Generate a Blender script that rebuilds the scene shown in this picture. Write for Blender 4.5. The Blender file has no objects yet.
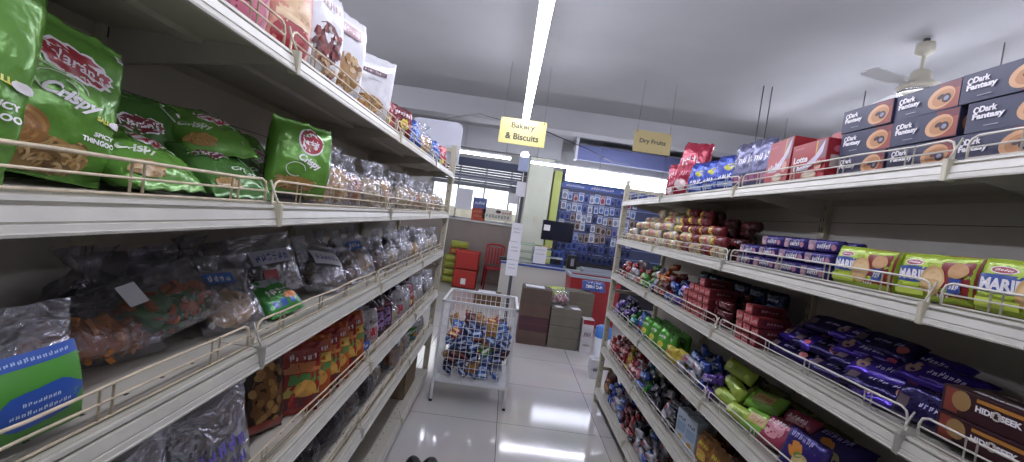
import bpy, bmesh, math, random
from mathutils import Vector, Matrix, Euler, noise
PI = math.pi
R = math.radians
col = bpy.context.scene.collection
rnd = random.Random(7)

# ------------------------------------------------------------------ materials
def lin(c):
    return tuple(((v/12.92) if v <= .04045 else ((v+.055)/1.055)**2.4) for v in c)
def hexc(h):
    h = h.lstrip('#'); return lin([int(h[i:i+2], 16)/255 for i in (0, 2, 4)])
MATS = {}
def mat(key, color='#808080', rough=.5, metal=0., bump=0., bscale=40., var=0., vscale=8., coat=0., emit=None, spec=.5, vcol=None):
    if key in MATS: return MATS[key]
    m = bpy.data.materials.new(key); m.use_nodes = True
    nt = m.node_tree; b = nt.nodes['Principled BSDF']
    c = hexc(color)
    b.inputs['Base Color'].default_value = (*c, 1)
    b.inputs['Roughness'].default_value = rough
    b.inputs['Metallic'].default_value = metal
    b.inputs['Coat Weight'].default_value = coat
    b.inputs['Specular IOR Level'].default_value = spec
    tc = None
    if bump or var:
        tc = nt.nodes.new('ShaderNodeTexCoord')
    if bump:
        n = nt.nodes.new('ShaderNodeTexNoise'); n.inputs['Scale'].default_value = bscale; n.inputs['Detail'].default_value = 3
        nt.links.new(tc.outputs['Object'], n.inputs['Vector'])
        bp = nt.nodes.new('ShaderNodeBump'); bp.inputs['Strength'].default_value = bump; bp.inputs['Distance'].default_value = .01
        nt.links.new(n.outputs['Fac'], bp.inputs['Height']); nt.links.new(bp.outputs['Normal'], b.inputs['Normal'])
    if var:
        n = nt.nodes.new('ShaderNodeTexNoise'); n.inputs['Scale'].default_value = vscale; n.inputs['Detail'].default_value = 4
        nt.links.new(tc.outputs['Object'], n.inputs['Vector'])
        rp = nt.nodes.new('ShaderNodeValToRGB'); e = rp.color_ramp.elements
        e[0].position = .35; e[1].position = .65
        c2 = hexc(vcol) if vcol else tuple(v*(1-var) for v in c)
        e[0].color = (*c2, 1); e[1].color = (*c, 1)
        nt.links.new(n.outputs['Fac'], rp.inputs['Fac']); nt.links.new(rp.outputs['Color'], b.inputs['Base Color'])
    if emit:
        b.inputs['Emission Color'].default_value = (*hexc(emit[0]), 1); b.inputs['Emission Strength'].default_value = emit[1]
    MATS[key] = m
    return m
def mute(color, k=.16, dk=.93):
    h = color.lstrip('#'); c = [int(h[i:i+2], 16) for i in (0, 2, 4)]; g = .3*c[0]+.59*c[1]+.11*c[2]
    return '#%02x%02x%02x' % tuple(int(max(0, min(255, (v+(g-v)*k)*dk))) for v in c)
def foil(color, rough=.3, metal=.25, bump=.35, bscale=28):
    color = mute(color); metal = min(.6, metal+.12); rough = rough*.8; bump = bump*1.5
    return mat('foil_%s_%g' % (color, rough), color, rough, metal, bump, bscale)
def ink(color, rough=.32):
    color = mute(color, .14, .96)
    return mat('ink_%s' % color, color, rough)
def filmmat(key, tint, opac, rough=.16, bump=.85, bscale=13):
    if key in MATS: return MATS[key]
    m = bpy.data.materials.new(key); m.use_nodes = True; nt = m.node_tree; nt.nodes.clear()
    out = nt.nodes.new('ShaderNodeOutputMaterial'); mx = nt.nodes.new('ShaderNodeMixShader')
    tr = nt.nodes.new('ShaderNodeBsdfTransparent'); tr.inputs['Color'].default_value = (.93, .94, .96, 1)
    p = nt.nodes.new('ShaderNodeBsdfPrincipled'); p.inputs['Base Color'].default_value = (*hexc(tint), 1)
    p.inputs['Roughness'].default_value = rough; p.inputs['Metallic'].default_value = .8; p.inputs['Specular IOR Level'].default_value = 1.0; p.inputs['Coat Weight'].default_value = .6; p.inputs['Coat Roughness'].default_value = .08
    tc = nt.nodes.new('ShaderNodeTexCoord')
    n = nt.nodes.new('ShaderNodeTexNoise'); n.inputs['Scale'].default_value = bscale; n.inputs['Detail'].default_value = 3; n.inputs['Distortion'].default_value = 1.1
    bp = nt.nodes.new('ShaderNodeBump'); bp.inputs['Strength'].default_value = bump; bp.inputs['Distance'].default_value = .04
    nt.links.new(tc.outputs['Object'], n.inputs['Vector']); nt.links.new(n.outputs['Fac'], bp.inputs['Height'])
    nt.links.new(bp.outputs['Normal'], p.inputs['Normal'])
    lw = nt.nodes.new('ShaderNodeLayerWeight'); lw.inputs['Blend'].default_value = .35
    nt.links.new(bp.outputs['Normal'], lw.inputs['Normal'])
    mr = nt.nodes.new('ShaderNodeMapRange'); mr.inputs['From Min'].default_value = 0; mr.inputs['From Max'].default_value = 1
    mr.inputs['To Min'].default_value = opac; mr.inputs['To Max'].default_value = min(1, opac+.5)
    nt.links.new(lw.outputs['Facing'], mr.inputs['Value'])
    nt.links.new(mr.outputs['Result'], mx.inputs['Fac']); nt.links.new(tr.outputs[0], mx.inputs[1]); nt.links.new(p.outputs[0], mx.inputs[2])
    nt.links.new(mx.outputs[0], out.inputs['Surface'])
    MATS[key] = m
    return m
FILM = filmmat('clear_film', '#d2d2dc', .13, .13)
FILM_D = filmmat('dark_film', '#8a8894', .20, .14)
FILM_S = filmmat('silver_film', '#dcdde8', .5, .2, 1.2, 11)
FILM_W = filmmat('frosted_film', '#d4d5e0', .26, .16)
CREAM = mat('cream_paint', '#d8d4c8', .42, bump=.05, bscale=60, var=.10, vscale=9)
SHELF = mat('shelf_paint', '#b7b2a7', .5, bump=.04, bscale=50, var=.12, vscale=7)
RAIL = mat('rail_plastic', '#c9c6bd', .35, var=.10, vscale=14)
BACKP = mat('back_panel_paint', '#d0cbc3', .6, var=.12, vscale=3)
POST = mat('post_paint', '#c2bca8', .5, var=.15, vscale=12)
DARK = mat('dark_void', '#2b2a2a', .7)
WIREL = mat('wire_cream', '#d9c9ae', .4, metal=.1, var=.25, vscale=30)
WIRER = mat('wire_white', '#d5d0c6', .35, metal=.2)
STEEL = mat('grey_steel', '#8f8f90', .35, metal=.8)
WHITE = mat('white_plain', '#eceae8', .5)
BLACK = mat('black_plastic', '#141417', .4)

# ------------------------------------------------------------------ helpers
def tag(o, label=None, cat=None, group=None, kind=None):
    if label: o['label'] = label
    if cat: o['category'] = cat
    if group: o['group'] = group
    if kind: o['kind'] = kind
    return o
def mesh_from_bm(name, bm, mats):
    me = bpy.data.meshes.new(name); bm.to_mesh(me); bm.free()
    for m in (mats if isinstance(mats, (list, tuple)) else [mats]): me.materials.append(m)
    return me
def link(name, me, parent=None, loc=(0, 0, 0), rot=(0, 0, 0)):
    o = bpy.data.objects.new(name, me); col.objects.link(o)
    o.location = loc; o.rotation_euler = rot
    if parent: o.parent = parent
    return o
def obj(name, bm, mats, parent=None, loc=(0, 0, 0), rot=(0, 0, 0)):
    return link(name, mesh_from_bm(name, bm, mats), parent, loc, rot)
def empty(name, loc=(0, 0, 0), rot=(0, 0, 0)):
    o = bpy.data.objects.new(name, None); col.objects.link(o); o.location = loc; o.rotation_euler = rot
    o.empty_display_size = .05
    return o
def box(bm, x0, y0, z0, x1, y1, z1, mi=0, bev=0., M=None):
    r = bmesh.ops.create_cube(bm, size=1)
    vs = r['verts']
    for v in vs:
        v.co = Vector(((x0+x1)/2+v.co.x*(x1-x0), (y0+y1)/2+v.co.y*(y1-y0), (z0+z1)/2+v.co.z*(z1-z0)))
    fs = set(f for v in vs for f in v.link_faces)
    for f in fs: f.material_index = mi
    if bev:
        es = list(set(e for v in vs for e in v.link_edges))
        rr = bmesh.ops.bevel(bm, geom=es, offset=bev, segments=2, affect='EDGES', profile=.6)
        for f in rr['faces']: f.material_index = mi
        if M: 
            vv = set(v for f in rr['faces'] for v in f.verts) | set(v for v in vs if v.is_valid)
            for v in vv: v.co = M @ v.co
    elif M:
        for v in vs: v.co = M @ v.co
def tube(bm, pts, r, n=6, mi=0, closed=False):
    pts = [Vector(p) for p in pts]; rings = []; N = len(pts); up = None
    for i, p in enumerate(pts):
        if closed: t = pts[(i+1) % N]-pts[i-1]
        else: t = pts[min(i+1, N-1)]-pts[max(i-1, 0)]
        t.normalize()
        if up is None:
            up = Vector((0, 0, 1)) if abs(t.z) < .9 else Vector((1, 0, 0))
        a = t.cross(up)
        if a.length < 1e-4: up = Vector((0, 1, 0)) if abs(t.y) < .9 else Vector((1, 0, 0)); a = t.cross(up)
        a.normalize(); b = a.cross(t).normalized(); up = b
        rr = r[i] if isinstance(r, (list, tuple)) else r
        rings.append([bm.verts.new(p+a*math.cos(2*PI*k/n)*rr+b*math.sin(2*PI*k/n)*rr) for k in range(n)])
    L = N if closed else N-1
    for i in range(L):
        A, B = rings[i], rings[(i+1) % N]
        for k in range(n):
            f = bm.faces.new((A[k], A[(k+1) % n], B[(k+1) % n], B[k])); f.material_index = mi; f.smooth = True
    if not closed:
        for rg in (rings[0], rings[-1]):
            try: f = bm.faces.new(rg); f.material_index = mi
            except ValueError: pass
def lathe(bm, prof, n=24, mi=0, c=(0, 0, 0)):
    rings = []
    for r, z in prof:
        rings.append([bm.verts.new((c[0]+r*math.cos(2*PI*k/n), c[1]+r*math.sin(2*PI*k/n), c[2]+z)) for k in range(n)])
    for A, B in zip(rings, rings[1:]):
        for k in range(n):
            f = bm.faces.new((A[k], A[(k+1) % n], B[(k+1) % n], B[k])); f.material_index = mi; f.smooth = True
    for rg in (rings[0], rings[-1]):
        f = bm.faces.new(rg); f.material_index = mi
def extrude_profile(bm, prof, y0, y1, mi=0, sx=1):
    """profile points (x,z), closed, extruded along y"""
    A = [bm.verts.new((sx*x, y0, z)) for x, z in prof]; B = [bm.verts.new((sx*x, y1, z)) for x, z in prof]
    n = len(prof)
    for k in range(n):
        f = bm.faces.new((A[k], A[(k+1) % n], B[(k+1) % n], B[k])); f.material_index = mi
    bm.faces.new(A).material_index = mi; bm.faces.new(B[::-1]).material_index = mi
    bmesh.ops.recalc_face_normals(bm, faces=bm.faces[:])

# ------------------------------------------------------------------ flat print shapes (2D meshes) for packaging
_TX = {}
def text2d(s, bold=.02, shear=0.):
    k = (s, bold, shear)
    if k in _TX: return _TX[k]
    cu = bpy.data.curves.new('t', 'FONT'); cu.body = s; cu.offset = bold; cu.shear = shear; cu.resolution_u = 3
    o = bpy.data.objects.new('t', cu); col.objects.link(o)
    bpy.context.view_layer.update()
    dg = bpy.context.evaluated_depsgraph_get()
    me = bpy.data.meshes.new_from_object(o.evaluated_get(dg))
    V = [(v.co.x, v.co.y) for v in me.vertices]; F = [tuple(p.vertices) for p in me.polygons]
    bpy.data.objects.remove(o); bpy.data.curves.remove(cu); bpy.data.meshes.remove(me)
    x0 = min(v[0] for v in V); x1 = max(v[0] for v in V); y0 = min(v[1] for v in V); y1 = max(v[1] for v in V)
    V = [((x-(x0+x1)/2)/(x1-x0), (y-(y0+y1)/2)/(y1-y0)) for x, y in V]
    _TX[k] = (V, F)
    return V, F
def tr2(V, cx, cz, sx, sz, rot=0.):
    c, s = math.cos(rot), math.sin(rot)
    return [(cx+x*sx*c-z*sz*s, cz+x*sx*s+z*sz*c) for x, z in V]
def d_text(s, cx, cz, w, h, m, rot=0., bold=.02, shear=0.):
    V, F = text2d(s, bold, shear); return (tr2(V, cx, cz, w, h, rot), F, m, True)
def d_rect(x0, z0, x1, z1, m, n=8, k=5):
    V = [(x0+(x1-x0)*i/n, z0+(z1-z0)*j/k) for j in range(k+1) for i in range(n+1)]
    F = [(j*(n+1)+i, j*(n+1)+i+1, (j+1)*(n+1)+i+1, (j+1)*(n+1)+i) for j in range(k) for i in range(n)]
    return (V, F, m, False)
def d_ell(cx, cz, rx, rz, m, rot=0., n=20, scal=0, amp=.08, rings=3):
    V = [(0, 0)]; F = []
    for r in range(1, rings+1):
        for i in range(n):
            a = 2*PI*i/n; q = r/rings*(1+amp*math.cos(scal*a) if scal else 1)
            V.append((q*math.cos(a), q*math.sin(a)))
    for i in range(n): F.append((0, 1+i, 1+(i+1) % n))
    for r in range(rings-1):
        o = 1+r*n
        for i in range(n): F.append((o+i, o+n+i, o+n+(i+1) % n, o+(i+1) % n))
    return (tr2(V, cx, cz, rx, rz, rot), F, m, False)
def d_letters(cx, cz, w, h, n, m, seed=1, rot=0.):
    """illegible lettering: a row of small strokes"""
    q = random.Random(seed); V = []; F = []
    for i in range(n):
        x = -w/2+(i+.5)*w/n; hh = h*(.55+.45*q.random()); ww = w/n*.34
        for (a, b) in ((-ww, .0), (ww*.2, q.random()*.3)):
            k = len(V); z0 = -h/2+b*h
            V += [(x+a, z0), (x+a+ww*.7, z0), (x+a+ww*.9, z0+hh*(.6+.4*q.random())), (x+a+ww*.2, z0+hh)]
            F.append((k, k+1, k+2, k+3))
        k = len(V); zc = -h/2+h*q.random()*.7
        V += [(x-ww, zc), (x+ww, zc), (x+ww, zc+h*.16), (x-ww, zc+h*.16)]; F.append((k, k+1, k+2, k+3))
    return (tr2(V, cx, cz, 1, 1, rot), F, m, False)
def d_poly(P, m):
    return (list(P), [tuple(range(len(P)))], m, True)
def d_line(P, wd, m):
    V = []; F = []
    for i, (x, z) in enumerate(P):
        a = P[max(0, i-1)]; b = P[min(len(P)-1, i+1)]
        dx, dz = b[0]-a[0], b[1]-a[1]; l = math.hypot(dx, dz) or 1
        V += [(x-dz/l*wd/2, z+dx/l*wd/2), (x+dz/l*wd/2, z-dx/l*wd/2)]
        if i: k = 2*i; F.append((k-2, k-1, k+1, k))
    return (V, F, m, False)

def add_decals(bm, decals, S, mats, step):
    """lay flat prints on a surface S(x,z)->(point, normal)"""
    for li, (V, F, m, cut) in enumerate(decals):
        if m not in mats: mats.append(m)
        mi = mats.index(m)
        t = bmesh.new(); vs = [t.verts.new((x, z, 0)) for x, z in V]
        for f in F:
            try: t.faces.new([vs[i] for i in f])
            except ValueError: pass
        if cut and step:
            for ax in (0, 1):
                lo = min(v.co[ax] for v in t.verts); hi = max(v.co[ax] for v in t.verts)
                k = min(12, int((hi-lo)/step))
                for i in range(1, k+1):
                    c = [0, 0, 0]; c[ax] = lo+(hi-lo)*i/(k+1); nn = [0, 0, 0]; nn[ax] = 1
                    bmesh.ops.bisect_plane(t, geom=t.verts[:]+t.edges[:]+t.faces[:], plane_co=c, plane_no=nn)
        mp = {}
        for v in t.verts:
            p, n = S(v.co.x, v.co.y)
            mp[v] = bm.verts.new(p+n*(.0005+.00028*min(li, 12)+.00003*max(0, li-12)))
        for f in t.faces:
            try: g = bm.faces.new([mp[v] for v in f.verts]); g.material_index = mi; g.smooth = True
            except ValueError: pass
        t.free()

# ------------------------------------------------------------------ package builders: width on x, height on z, front to -y, standing on z=0
def pack_mesh(name, w, h, d, body, decals=(), px=4., pz=2.5, fin=.05, finz=0., wr=.003, seed=0, nu=18, nv=14, pinch=.03, sides=None, sag=0.):
    bm = bmesh.new(); mats = [body]
    off = Vector((seed*3.1, seed*1.7, seed*.9))
    def S0(x, z, sg=1):
        u = max(-1, min(1, 2*x/w)); s = max(-1, min(1, 2*z/h-1))
        up = min(1, abs(u)/(1-fin)); sp = min(1, abs(s)/(1-finz) if finz else abs(s))
        t = d/2*(max(0, 1-up**px))**(1/px)*(max(0, 1-sp**pz))**(1/pz)
        if sag: t *= 1-sag*(s*.5+.5)
        k = t/(d/2)
        nz = noise.noise(Vector((x*38, sg*2, z*38))+off); n2 = noise.noise(Vector((x*90, sg*5, z*90))+off)
        y = -sg*max(t, .0009) + wr*(nz+.25*n2)*(.25+.75*k)
        fz = 0
        if fin and abs(u) > 1-fin: y += .0025*math.sin(z/h*40)
        if finz and abs(s) > 1-finz: y += .003*math.sin(x/w*22+seed)
        xx = x*(1-pinch*k*(1-s*s)) + (1-k)*wr*.6*noise.noise(Vector((z*50, 3, seed)))
        zz = z+(-pinch*h*.5*s*(1-u*u)*k if finz else 0) + (1-k)*wr*.8*noise.noise(Vector((x*45, 7, seed)))*(1 if s > 0 else 0)
        return Vector((xx, y, zz))
    def S(x, z):
        e = .0015; p = S0(x, z); a = S0(x+e, z)-S0(x-e, z); b = S0(x, z+e)-S0(x, z-e)
        n = a.cross(b)
        n = n.normalized() if n.length > 1e-12 else Vector((0, -1, 0))
        if n.y > 0: n = -n
        return p, n
    def sp(i, n, f):       # spacing with more rows at the rims
        a = 2*i/n-1; return math.copysign(1-(1-abs(a))**1.35, a)
    us = [sp(i, nu, 0)*w/2 for i in range(nu+1)]; zs = [(sp(j, nv, 0)+1)*h/2 for j in range(nv+1)]
    G = {}
    for sg in (1, -1):
        for j, z in enumerate(zs):
            for i, x in enumerate(us):
                G[sg, i, j] = bm.verts.new(S0(x, z, sg))
    for sg in (1, -1):
        for j in range(nv):
            for i in range(nu):
                q = [G[sg, i, j], G[sg, i+1, j], G[sg, i+1, j+1], G[sg, i, j+1]]
                f = bm.faces.new(q if sg == 1 else q[::-1]); f.smooth = True
    for j in range(nv):
        bm.faces.new((G[1, 0, j], G[1, 0, j+1], G[-1, 0, j+1], G[-1, 0, j])); bm.faces.new((G[1, nu, j+1], G[1, nu, j], G[-1, nu, j], G[-1, nu, j+1]))
    for i in range(nu):
        bm.faces.new((G[1, i+1, 0], G[1, i, 0], G[-1, i, 0], G[-1, i+1, 0])); bm.faces.new((G[1, i, nv], G[1, i+1, nv], G[-1, i+1, nv], G[-1, i, nv]))
    add_decals(bm, decals, S, mats, min(w, h)/7)
    return mesh_from_bm(name, bm, mats)

def carton_mesh(name, w, h, d, body, front=(), top=(), ends=(), bev=.0015):
    bm = bmesh.new(); mats = [body]
    box(bm, -w/2, -d/2, 0, w/2, d/2, h, 0, bev)
    add_decals(bm, front, lambda x, z: (Vector((x, -d/2, z)), Vector((0, -1, 0))), mats, 0)
    add_decals(bm, top, lambda x, z: (Vector((x, z, h)), Vector((0, 0, 1))), mats, 0)
    add_decals(bm, ends, lambda x, z: (Vector((w/2, x, z)), Vector((1, 0, 0))), mats, 0)
    add_decals(bm, ends, lambda x, z: (Vector((-w/2, -x, z)), Vector((-1, 0, 0))), mats, 0)
    return mesh_from_bm(name, bm, mats)

def bits_mesh(name, w, h, d, m1, m2, n=70, size=.012, seed=0, z0=.006, long=2.2):
    """snack pieces heaped inside a bag"""
    q = random.Random(seed); bm = bmesh.new()
    r = bmesh.ops.create_icosphere(bm, subdivisions=2, radius=1)
    for v in r['verts']:
        k = 1+.18*noise.noise(v.co*2.3+Vector((seed, 0, 0)))
        v.co = Vector((v.co.x*w*.43*k, v.co.y*d*.38*k, z0+h*.5+v.co.z*h*.48*k))
    for f in bm.faces: f.smooth = True
    for i in range(n):
        th = q.uniform(0, 2*PI); ph = math.acos(q.uniform(-1, 1))
        c = Vector((math.sin(ph)*math.cos(th)*w*.41, math.sin(ph)*math.sin(th)*d*.36, z0+h*.5+math.cos(ph)*h*.44))
        M = Matrix.Translation(c) @ Euler((q.uniform(0, 6), q.uniform(0, 6), q.uniform(0, 6))).to_matrix().to_4x4()
        s = size*q.uniform(.7, 1.3)
        box(bm, -s*long/2, -s/2, -s*.25, s*long/2, s/2, s*.25, q.choice((0, 1, 1)), 0, M)
    return mesh_from_bm(name, bm, [m1, m2])

def film_mesh(name, w, h, d, film, style='flat', seed=0, nu=14, nv=18):
    bm = bmesh.new(); off = Vector((seed*2.3, seed, seed*.7)); fill = .62 if style == 'knot' else .72
    def S0(u, v, sg):
        if v < fill:
            a = v/fill; t = math.sin(PI*min(1, a*.80+.10))**.6
        else:
            a = (v-fill)/(1-fill); t = .62*(1-a)**1.6
        if style == 'knot':
            if v < .62: wf = 1-.12*(v/.62)
            elif v < .76: wf = .88-.62*((v-.62)/.14)
            else: wf = .26+.62*((v-.76)/.24)
            if v > .7: t = .22
        else: wf = 1-.05*math.sin(PI*v)
        t *= (max(0, 1-abs(u)**2.6))**.5
        x = u*w/2*wf; z = v*h; y = -sg*max(.0009, t*d/2)
        N = Vector((x*45, sg, z*45))+off; k = .004 if v < fill else .008
        return Vector((x+k*noise.noise(N), y+k*1.1*noise.noise(N+Vector((9, 0, 0))), max(0, z+k*.9*noise.noise(N+Vector((0, 9, 0)))*(v > .05))))
    G = {}
    for sg in (1, -1):
        for j in range(nv+1):
            for i in range(nu+1): G[sg, i, j] = bm.verts.new(S0(2*i/nu-1, j/nv, sg))
    for sg in (1, -1):
        for j in range(nv):
            for i in range(nu):
                q = [G[sg, i, j], G[sg, i+1, j], G[sg, i+1, j+1], G[sg, i, j+1]]
                f = bm.faces.new(q if sg == 1 else q[::-1]); f.smooth = True
    for j in range(nv):
        bm.faces.new((G[1, 0, j], G[1, 0, j+1], G[-1, 0, j+1], G[-1, 0, j])); bm.faces.new((G[1, nu, j+1], G[1, nu, j], G[-1, nu, j], G[-1, nu, j+1]))
    for i in range(nu):
        bm.faces.new((G[1, i+1, 0], G[1, i, 0], G[-1, i, 0], G[-1, i+1, 0]))
    return mesh_from_bm(name, bm, [film])

# prototypes: key -> list of (mesh, part name or None)
PROTO = {}
def proto(key, name, cat, me, parts=()):
    PROTO[key] = dict(name=name, cat=cat, me=me, parts=list(parts))
def bag(key, w, h, d, m1, m2, film=None, style='flat', seed=0, n=60, size=.011, extra=None, cat='snack bag', name='snack_bag', long=2.2, fillh=.6):
    parts = [('contents', bits_mesh('contents', w*.92, h*fillh, d*.9, m1, m2, n, size, seed, long=long))]
    if extra: parts.append(extra)
    proto(key, name, cat, film_mesh(name, w, h, d, film or FILM, style, seed), parts)

PLACED = []
_VC = {}
from mathutils.bvhtree import BVHTree
def _tree(me, M):
    if me.name not in _VC: _VC[me.name] = ([v.co.copy() for v in me.vertices], [tuple(p.vertices) for p in me.polygons])
    V, F = _VC[me.name]; W = [M @ v for v in V]
    lo = [min(w[i] for w in W) for i in range(3)]; hi = [max(w[i] for w in W) for i in range(3)]
    return W, F, lo, hi
def settle(o, sx):
    """nudge a packet a few millimetres so that it touches its neighbours without cutting into them"""
    base = o.location.copy(); best = None
    e = o.rotation_euler.to_matrix().to_4x4() @ Matrix.Diagonal((*o.scale, 1))
    W, F, lo, hi = _tree(o.data, Matrix.Translation(base) @ e)
    if sx:
        fr = (XL-hi[0]) if sx < 0 else (lo[0]-XR); bk = DEP-.004-((XL-lo[0]) if sx < 0 else (hi[0]-XR))
        mv = max(0, .0175-fr)
        if mv == 0 and bk < 0: mv = max(bk, .0175-fr)
        if mv:
            s = Vector((sx*mv, 0, 0)); base += s; W = [w+s for w in W]; lo[0] += s.x; hi[0] += s.x
    near = [p for p in PLACED if all(p[1][i] < hi[i]+.05 and p[2][i] > lo[i]-.05 for i in range(3))]
    cands = [(0, 0, 0), (0, .005, 0), (0, -.005, 0), (.006, 0, 0), (0, 0, .004), (0, .011, 0), (0, -.011, 0), (.012, 0, 0), (0, 0, .009), (.008, .014, 0), (.008, -.014, 0), (.02, 0, 0), (0, .022, .002), (0, -.022, .002), (.01, 0, .012), (.028, .012, .004), (.028, -.012, .004), (0, 0, .02), (.03, 0, .014)]
    for c in cands:
        d = Vector((c[0]*sx, c[1], c[2]))
        T = BVHTree.FromPolygons([w+d for w in W], F); n = 0
        for p in near:
            if all(p[1][i] < hi[i]+d[i] and p[2][i] > lo[i]+d[i] for i in range(3)): n += len(T.overlap(p[0]))
            if best and n >= best[0]: break
        if best is None or n < best[0]: best = (n, d, T)
        if n == 0: break
    n, d, T = best; o.location = base+d
    PLACED.append((T, [lo[i]+d[i] for i in range(3)], [hi[i]+d[i] for i in range(3)]))
def place(key, side, depth, Y, Z, yaw=0., lean=0., roll=0., label=None, group=None, scale=1., name=None, z_exact=False):
    """side L/R: depth measured inwards from the shelf front; the front of the pack faces the aisle"""
    P = PROTO[key]
    if side == 'L': X = -.542-depth; rz = R(90+yaw)
    elif side == 'R': X = 1.012+depth; rz = R(-90+yaw)
    else: X = depth; rz = R(yaw)
    e = Euler((R(lean), R(roll), rz))
    M = e.to_matrix()
    zmin = min((M @ v.co).z for v in P['me'].vertices)*scale
    o = bpy.data.objects.new(name or P['name'], P['me']); col.objects.link(o)
    o.rotation_euler = e; o.scale = (scale,)*3
    o.location = (X, Y, Z if z_exact else Z-zmin+.0008)
    tag(o, label or 'packet', P['cat'], group)
    settle(o, -1 if side == 'L' else (1 if side == 'R' else 0))
    for pn, pm in P['parts']:
        c = bpy.data.objects.new(pn, pm); col.objects.link(c); c.parent = o
    return o

# shelf surface heights, measured from the floor
ZL = [1.880, 1.528, 1.192, .826, .511, .097]
ZR = [1.850, 1.511, 1.195, .856, .524, .145]
XL, XR, DEP = -.542, 1.012, .43
BAYS = [(.05, 1.0), (1.0, 1.95), (1.95, 2.9), (2.9, 3.85)]
ORD = ['top', 'second', 'third', 'fourth', 'fifth', 'bottom']
LAMP, LAMP2, EXPO = 21, 31, 0.76

# ================================================================== room shell
def st(o): o['kind'] = 'structure'; return o
def floor_mat():
    m = bpy.data.materials.new('polished_tile'); m.use_nodes = True; nt = m.node_tree; b = nt.nodes['Principled BSDF']
    tc = nt.nodes.new('ShaderNodeTexCoord'); mp = nt.nodes.new('ShaderNodeMapping'); mp.inputs['Location'].default_value = (.8-.133, .8-.03, 0)
    br = nt.nodes.new('ShaderNodeTexBrick'); br.offset = 0; br.squash = 1
    br.inputs['Scale'].default_value = 1; br.inputs['Brick Width'].default_value = .8; br.inputs['Row Height'].default_value = .8
    br.inputs['Mortar Size'].default_value = .0025; br.inputs['Mortar Smooth'].default_value = .1; br.inputs['Bias'].default_value = 0
    br.inputs['Color1'].default_value = (*hexc('#d2ceca'), 1); br.inputs['Color2'].default_value = (*hexc('#cbc7c4'), 1); br.inputs['Mortar'].default_value = (*hexc('#5e5a58'), 1)
    nt.links.new(tc.outputs['Object'], mp.inputs['Vector']); nt.links.new(mp.outputs['Vector'], br.inputs['Vector'])
    n = nt.nodes.new('ShaderNodeTexNoise'); n.inputs['Scale'].default_value = 2.5; n.inputs['Detail'].default_value = 6
    nt.links.new(tc.outputs['Object'], n.inputs['Vector'])
    mx = nt.nodes.new('ShaderNodeMix'); mx.data_type = 'RGBA'; mx.blend_type = 'MULTIPLY'; mx.inputs[0].default_value = .22
    nt.links.new(br.outputs['Color'], mx.inputs[6]); nt.links.new(n.outputs['Color'], mx.inputs[7])
    nt.links.new(mx.outputs[2], b.inputs['Base Color'])
    mr = nt.nodes.new('ShaderNodeMapRange'); mr.inputs['To Min'].default_value = .05; mr.inputs['To Max'].default_value = .11
    nt.links.new(n.outputs['Fac'], mr.inputs['Value']); nt.links.new(mr.outputs['Result'], b.inputs['Roughness'])
    b.inputs['Specular IOR Level'].default_value = .6
    return m
CEIL_Z = 3.30
WALLP = mat('wall_paint', '#c9c9c8', .7, bump=.05, bscale=12, var=.08, vscale=1.5)
CEILP = mat('ceiling_paint', '#a9a9ac', .8, bump=.06, bscale=6, var=.14, vscale=.7)
PILLAR = mat('pale_green_paint', '#dfe2d0', .6, var=.06, vscale=3)
YGREEN = mat('yellow_green_paint', '#cdd67c', .5)
BROWN = mat('brown_grey_paint', '#988c84', .6, var=.12, vscale=2)
def bx(name, a, b_, m, bev=0, parent=None):
    bm = bmesh.new(); box(bm, *a, *b_, 0, bev); return obj(name, bm, m, parent)
st(bx('floor', (-4.2, -3, -.1), (5.2, 9.9, 0), floor_mat()))
st(bx('ceiling', (-4.2, -3, CEIL_Z), (5.2, 9.9, CEIL_Z+.1), CEILP))
st(bx('wall_left', (-4.3, -3, 0), (-4.2, 9.9, CEIL_Z), WALLP))
st(bx('wall_right', (5.2, -3, 0), (5.3, 9.9, CEIL_Z), WALLP))
st(bx('wall_near', (-4.3, -3.1, 0), (5.3, -3, CEIL_Z), WALLP))
# far wall: brown dado below the shop window, plain wall above and to the sides
bm = bmesh.new()
box(bm, -4.2, 9.5, 2.62, .20, 9.6, CEIL_Z); box(bm, -4.2, 9.5, 1.36, -1.75, 9.6, 2.62)
box(bm, .20, 9.5, 0, 5.2, 9.6, CEIL_Z); st(obj('wall_far', bm, WALLP))
st(bx('wall_dado', (-4.2, 9.46, 0), (.20, 9.58, 1.33), BROWN))
st(bx('trim_1', (-4.2, 9.42, 1.33), (.22, 9.6, 1.36), mat('sill_white', '#cfcdc8', .4)))
# beams crossing the ceiling
st(bx('beam_near', (-4.2, 6.6, 2.98), (5.2, 6.95, CEIL_Z), mat('beam_paint', '#b4b5b9', .75, var=.06, vscale=1)))
st(bx('beam_far', (-4.2, 8.9, 2.85), (.9, 9.1, CEIL_Z), mat('beam_paint', '#b4b5b9')))
# pillar between window and fixture wall
o = st(bx('pillar', (.30, 9.0, 0), (.80, 9.5, CEIL_Z), PILLAR))
bm = bmesh.new(); box(bm, .52, 8.985, 1.52, .62, 9.0, 1.64, 0, .004); box(bm, .545, 8.975, 1.55, .565, 8.986, 1.60, 0); box(bm, .575, 8.975, 1.55, .595, 8.986, 1.60, 0)
tag(obj('switch_plate', bm, mat('switch_cream', '#d9d6c0', .4)), 'small pale switch plate on the light green pillar', 'switch')
st(bx('wall_recess', (.86, 9.2, 0), (1.02, 9.5, 2.66), YGREEN))

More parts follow.
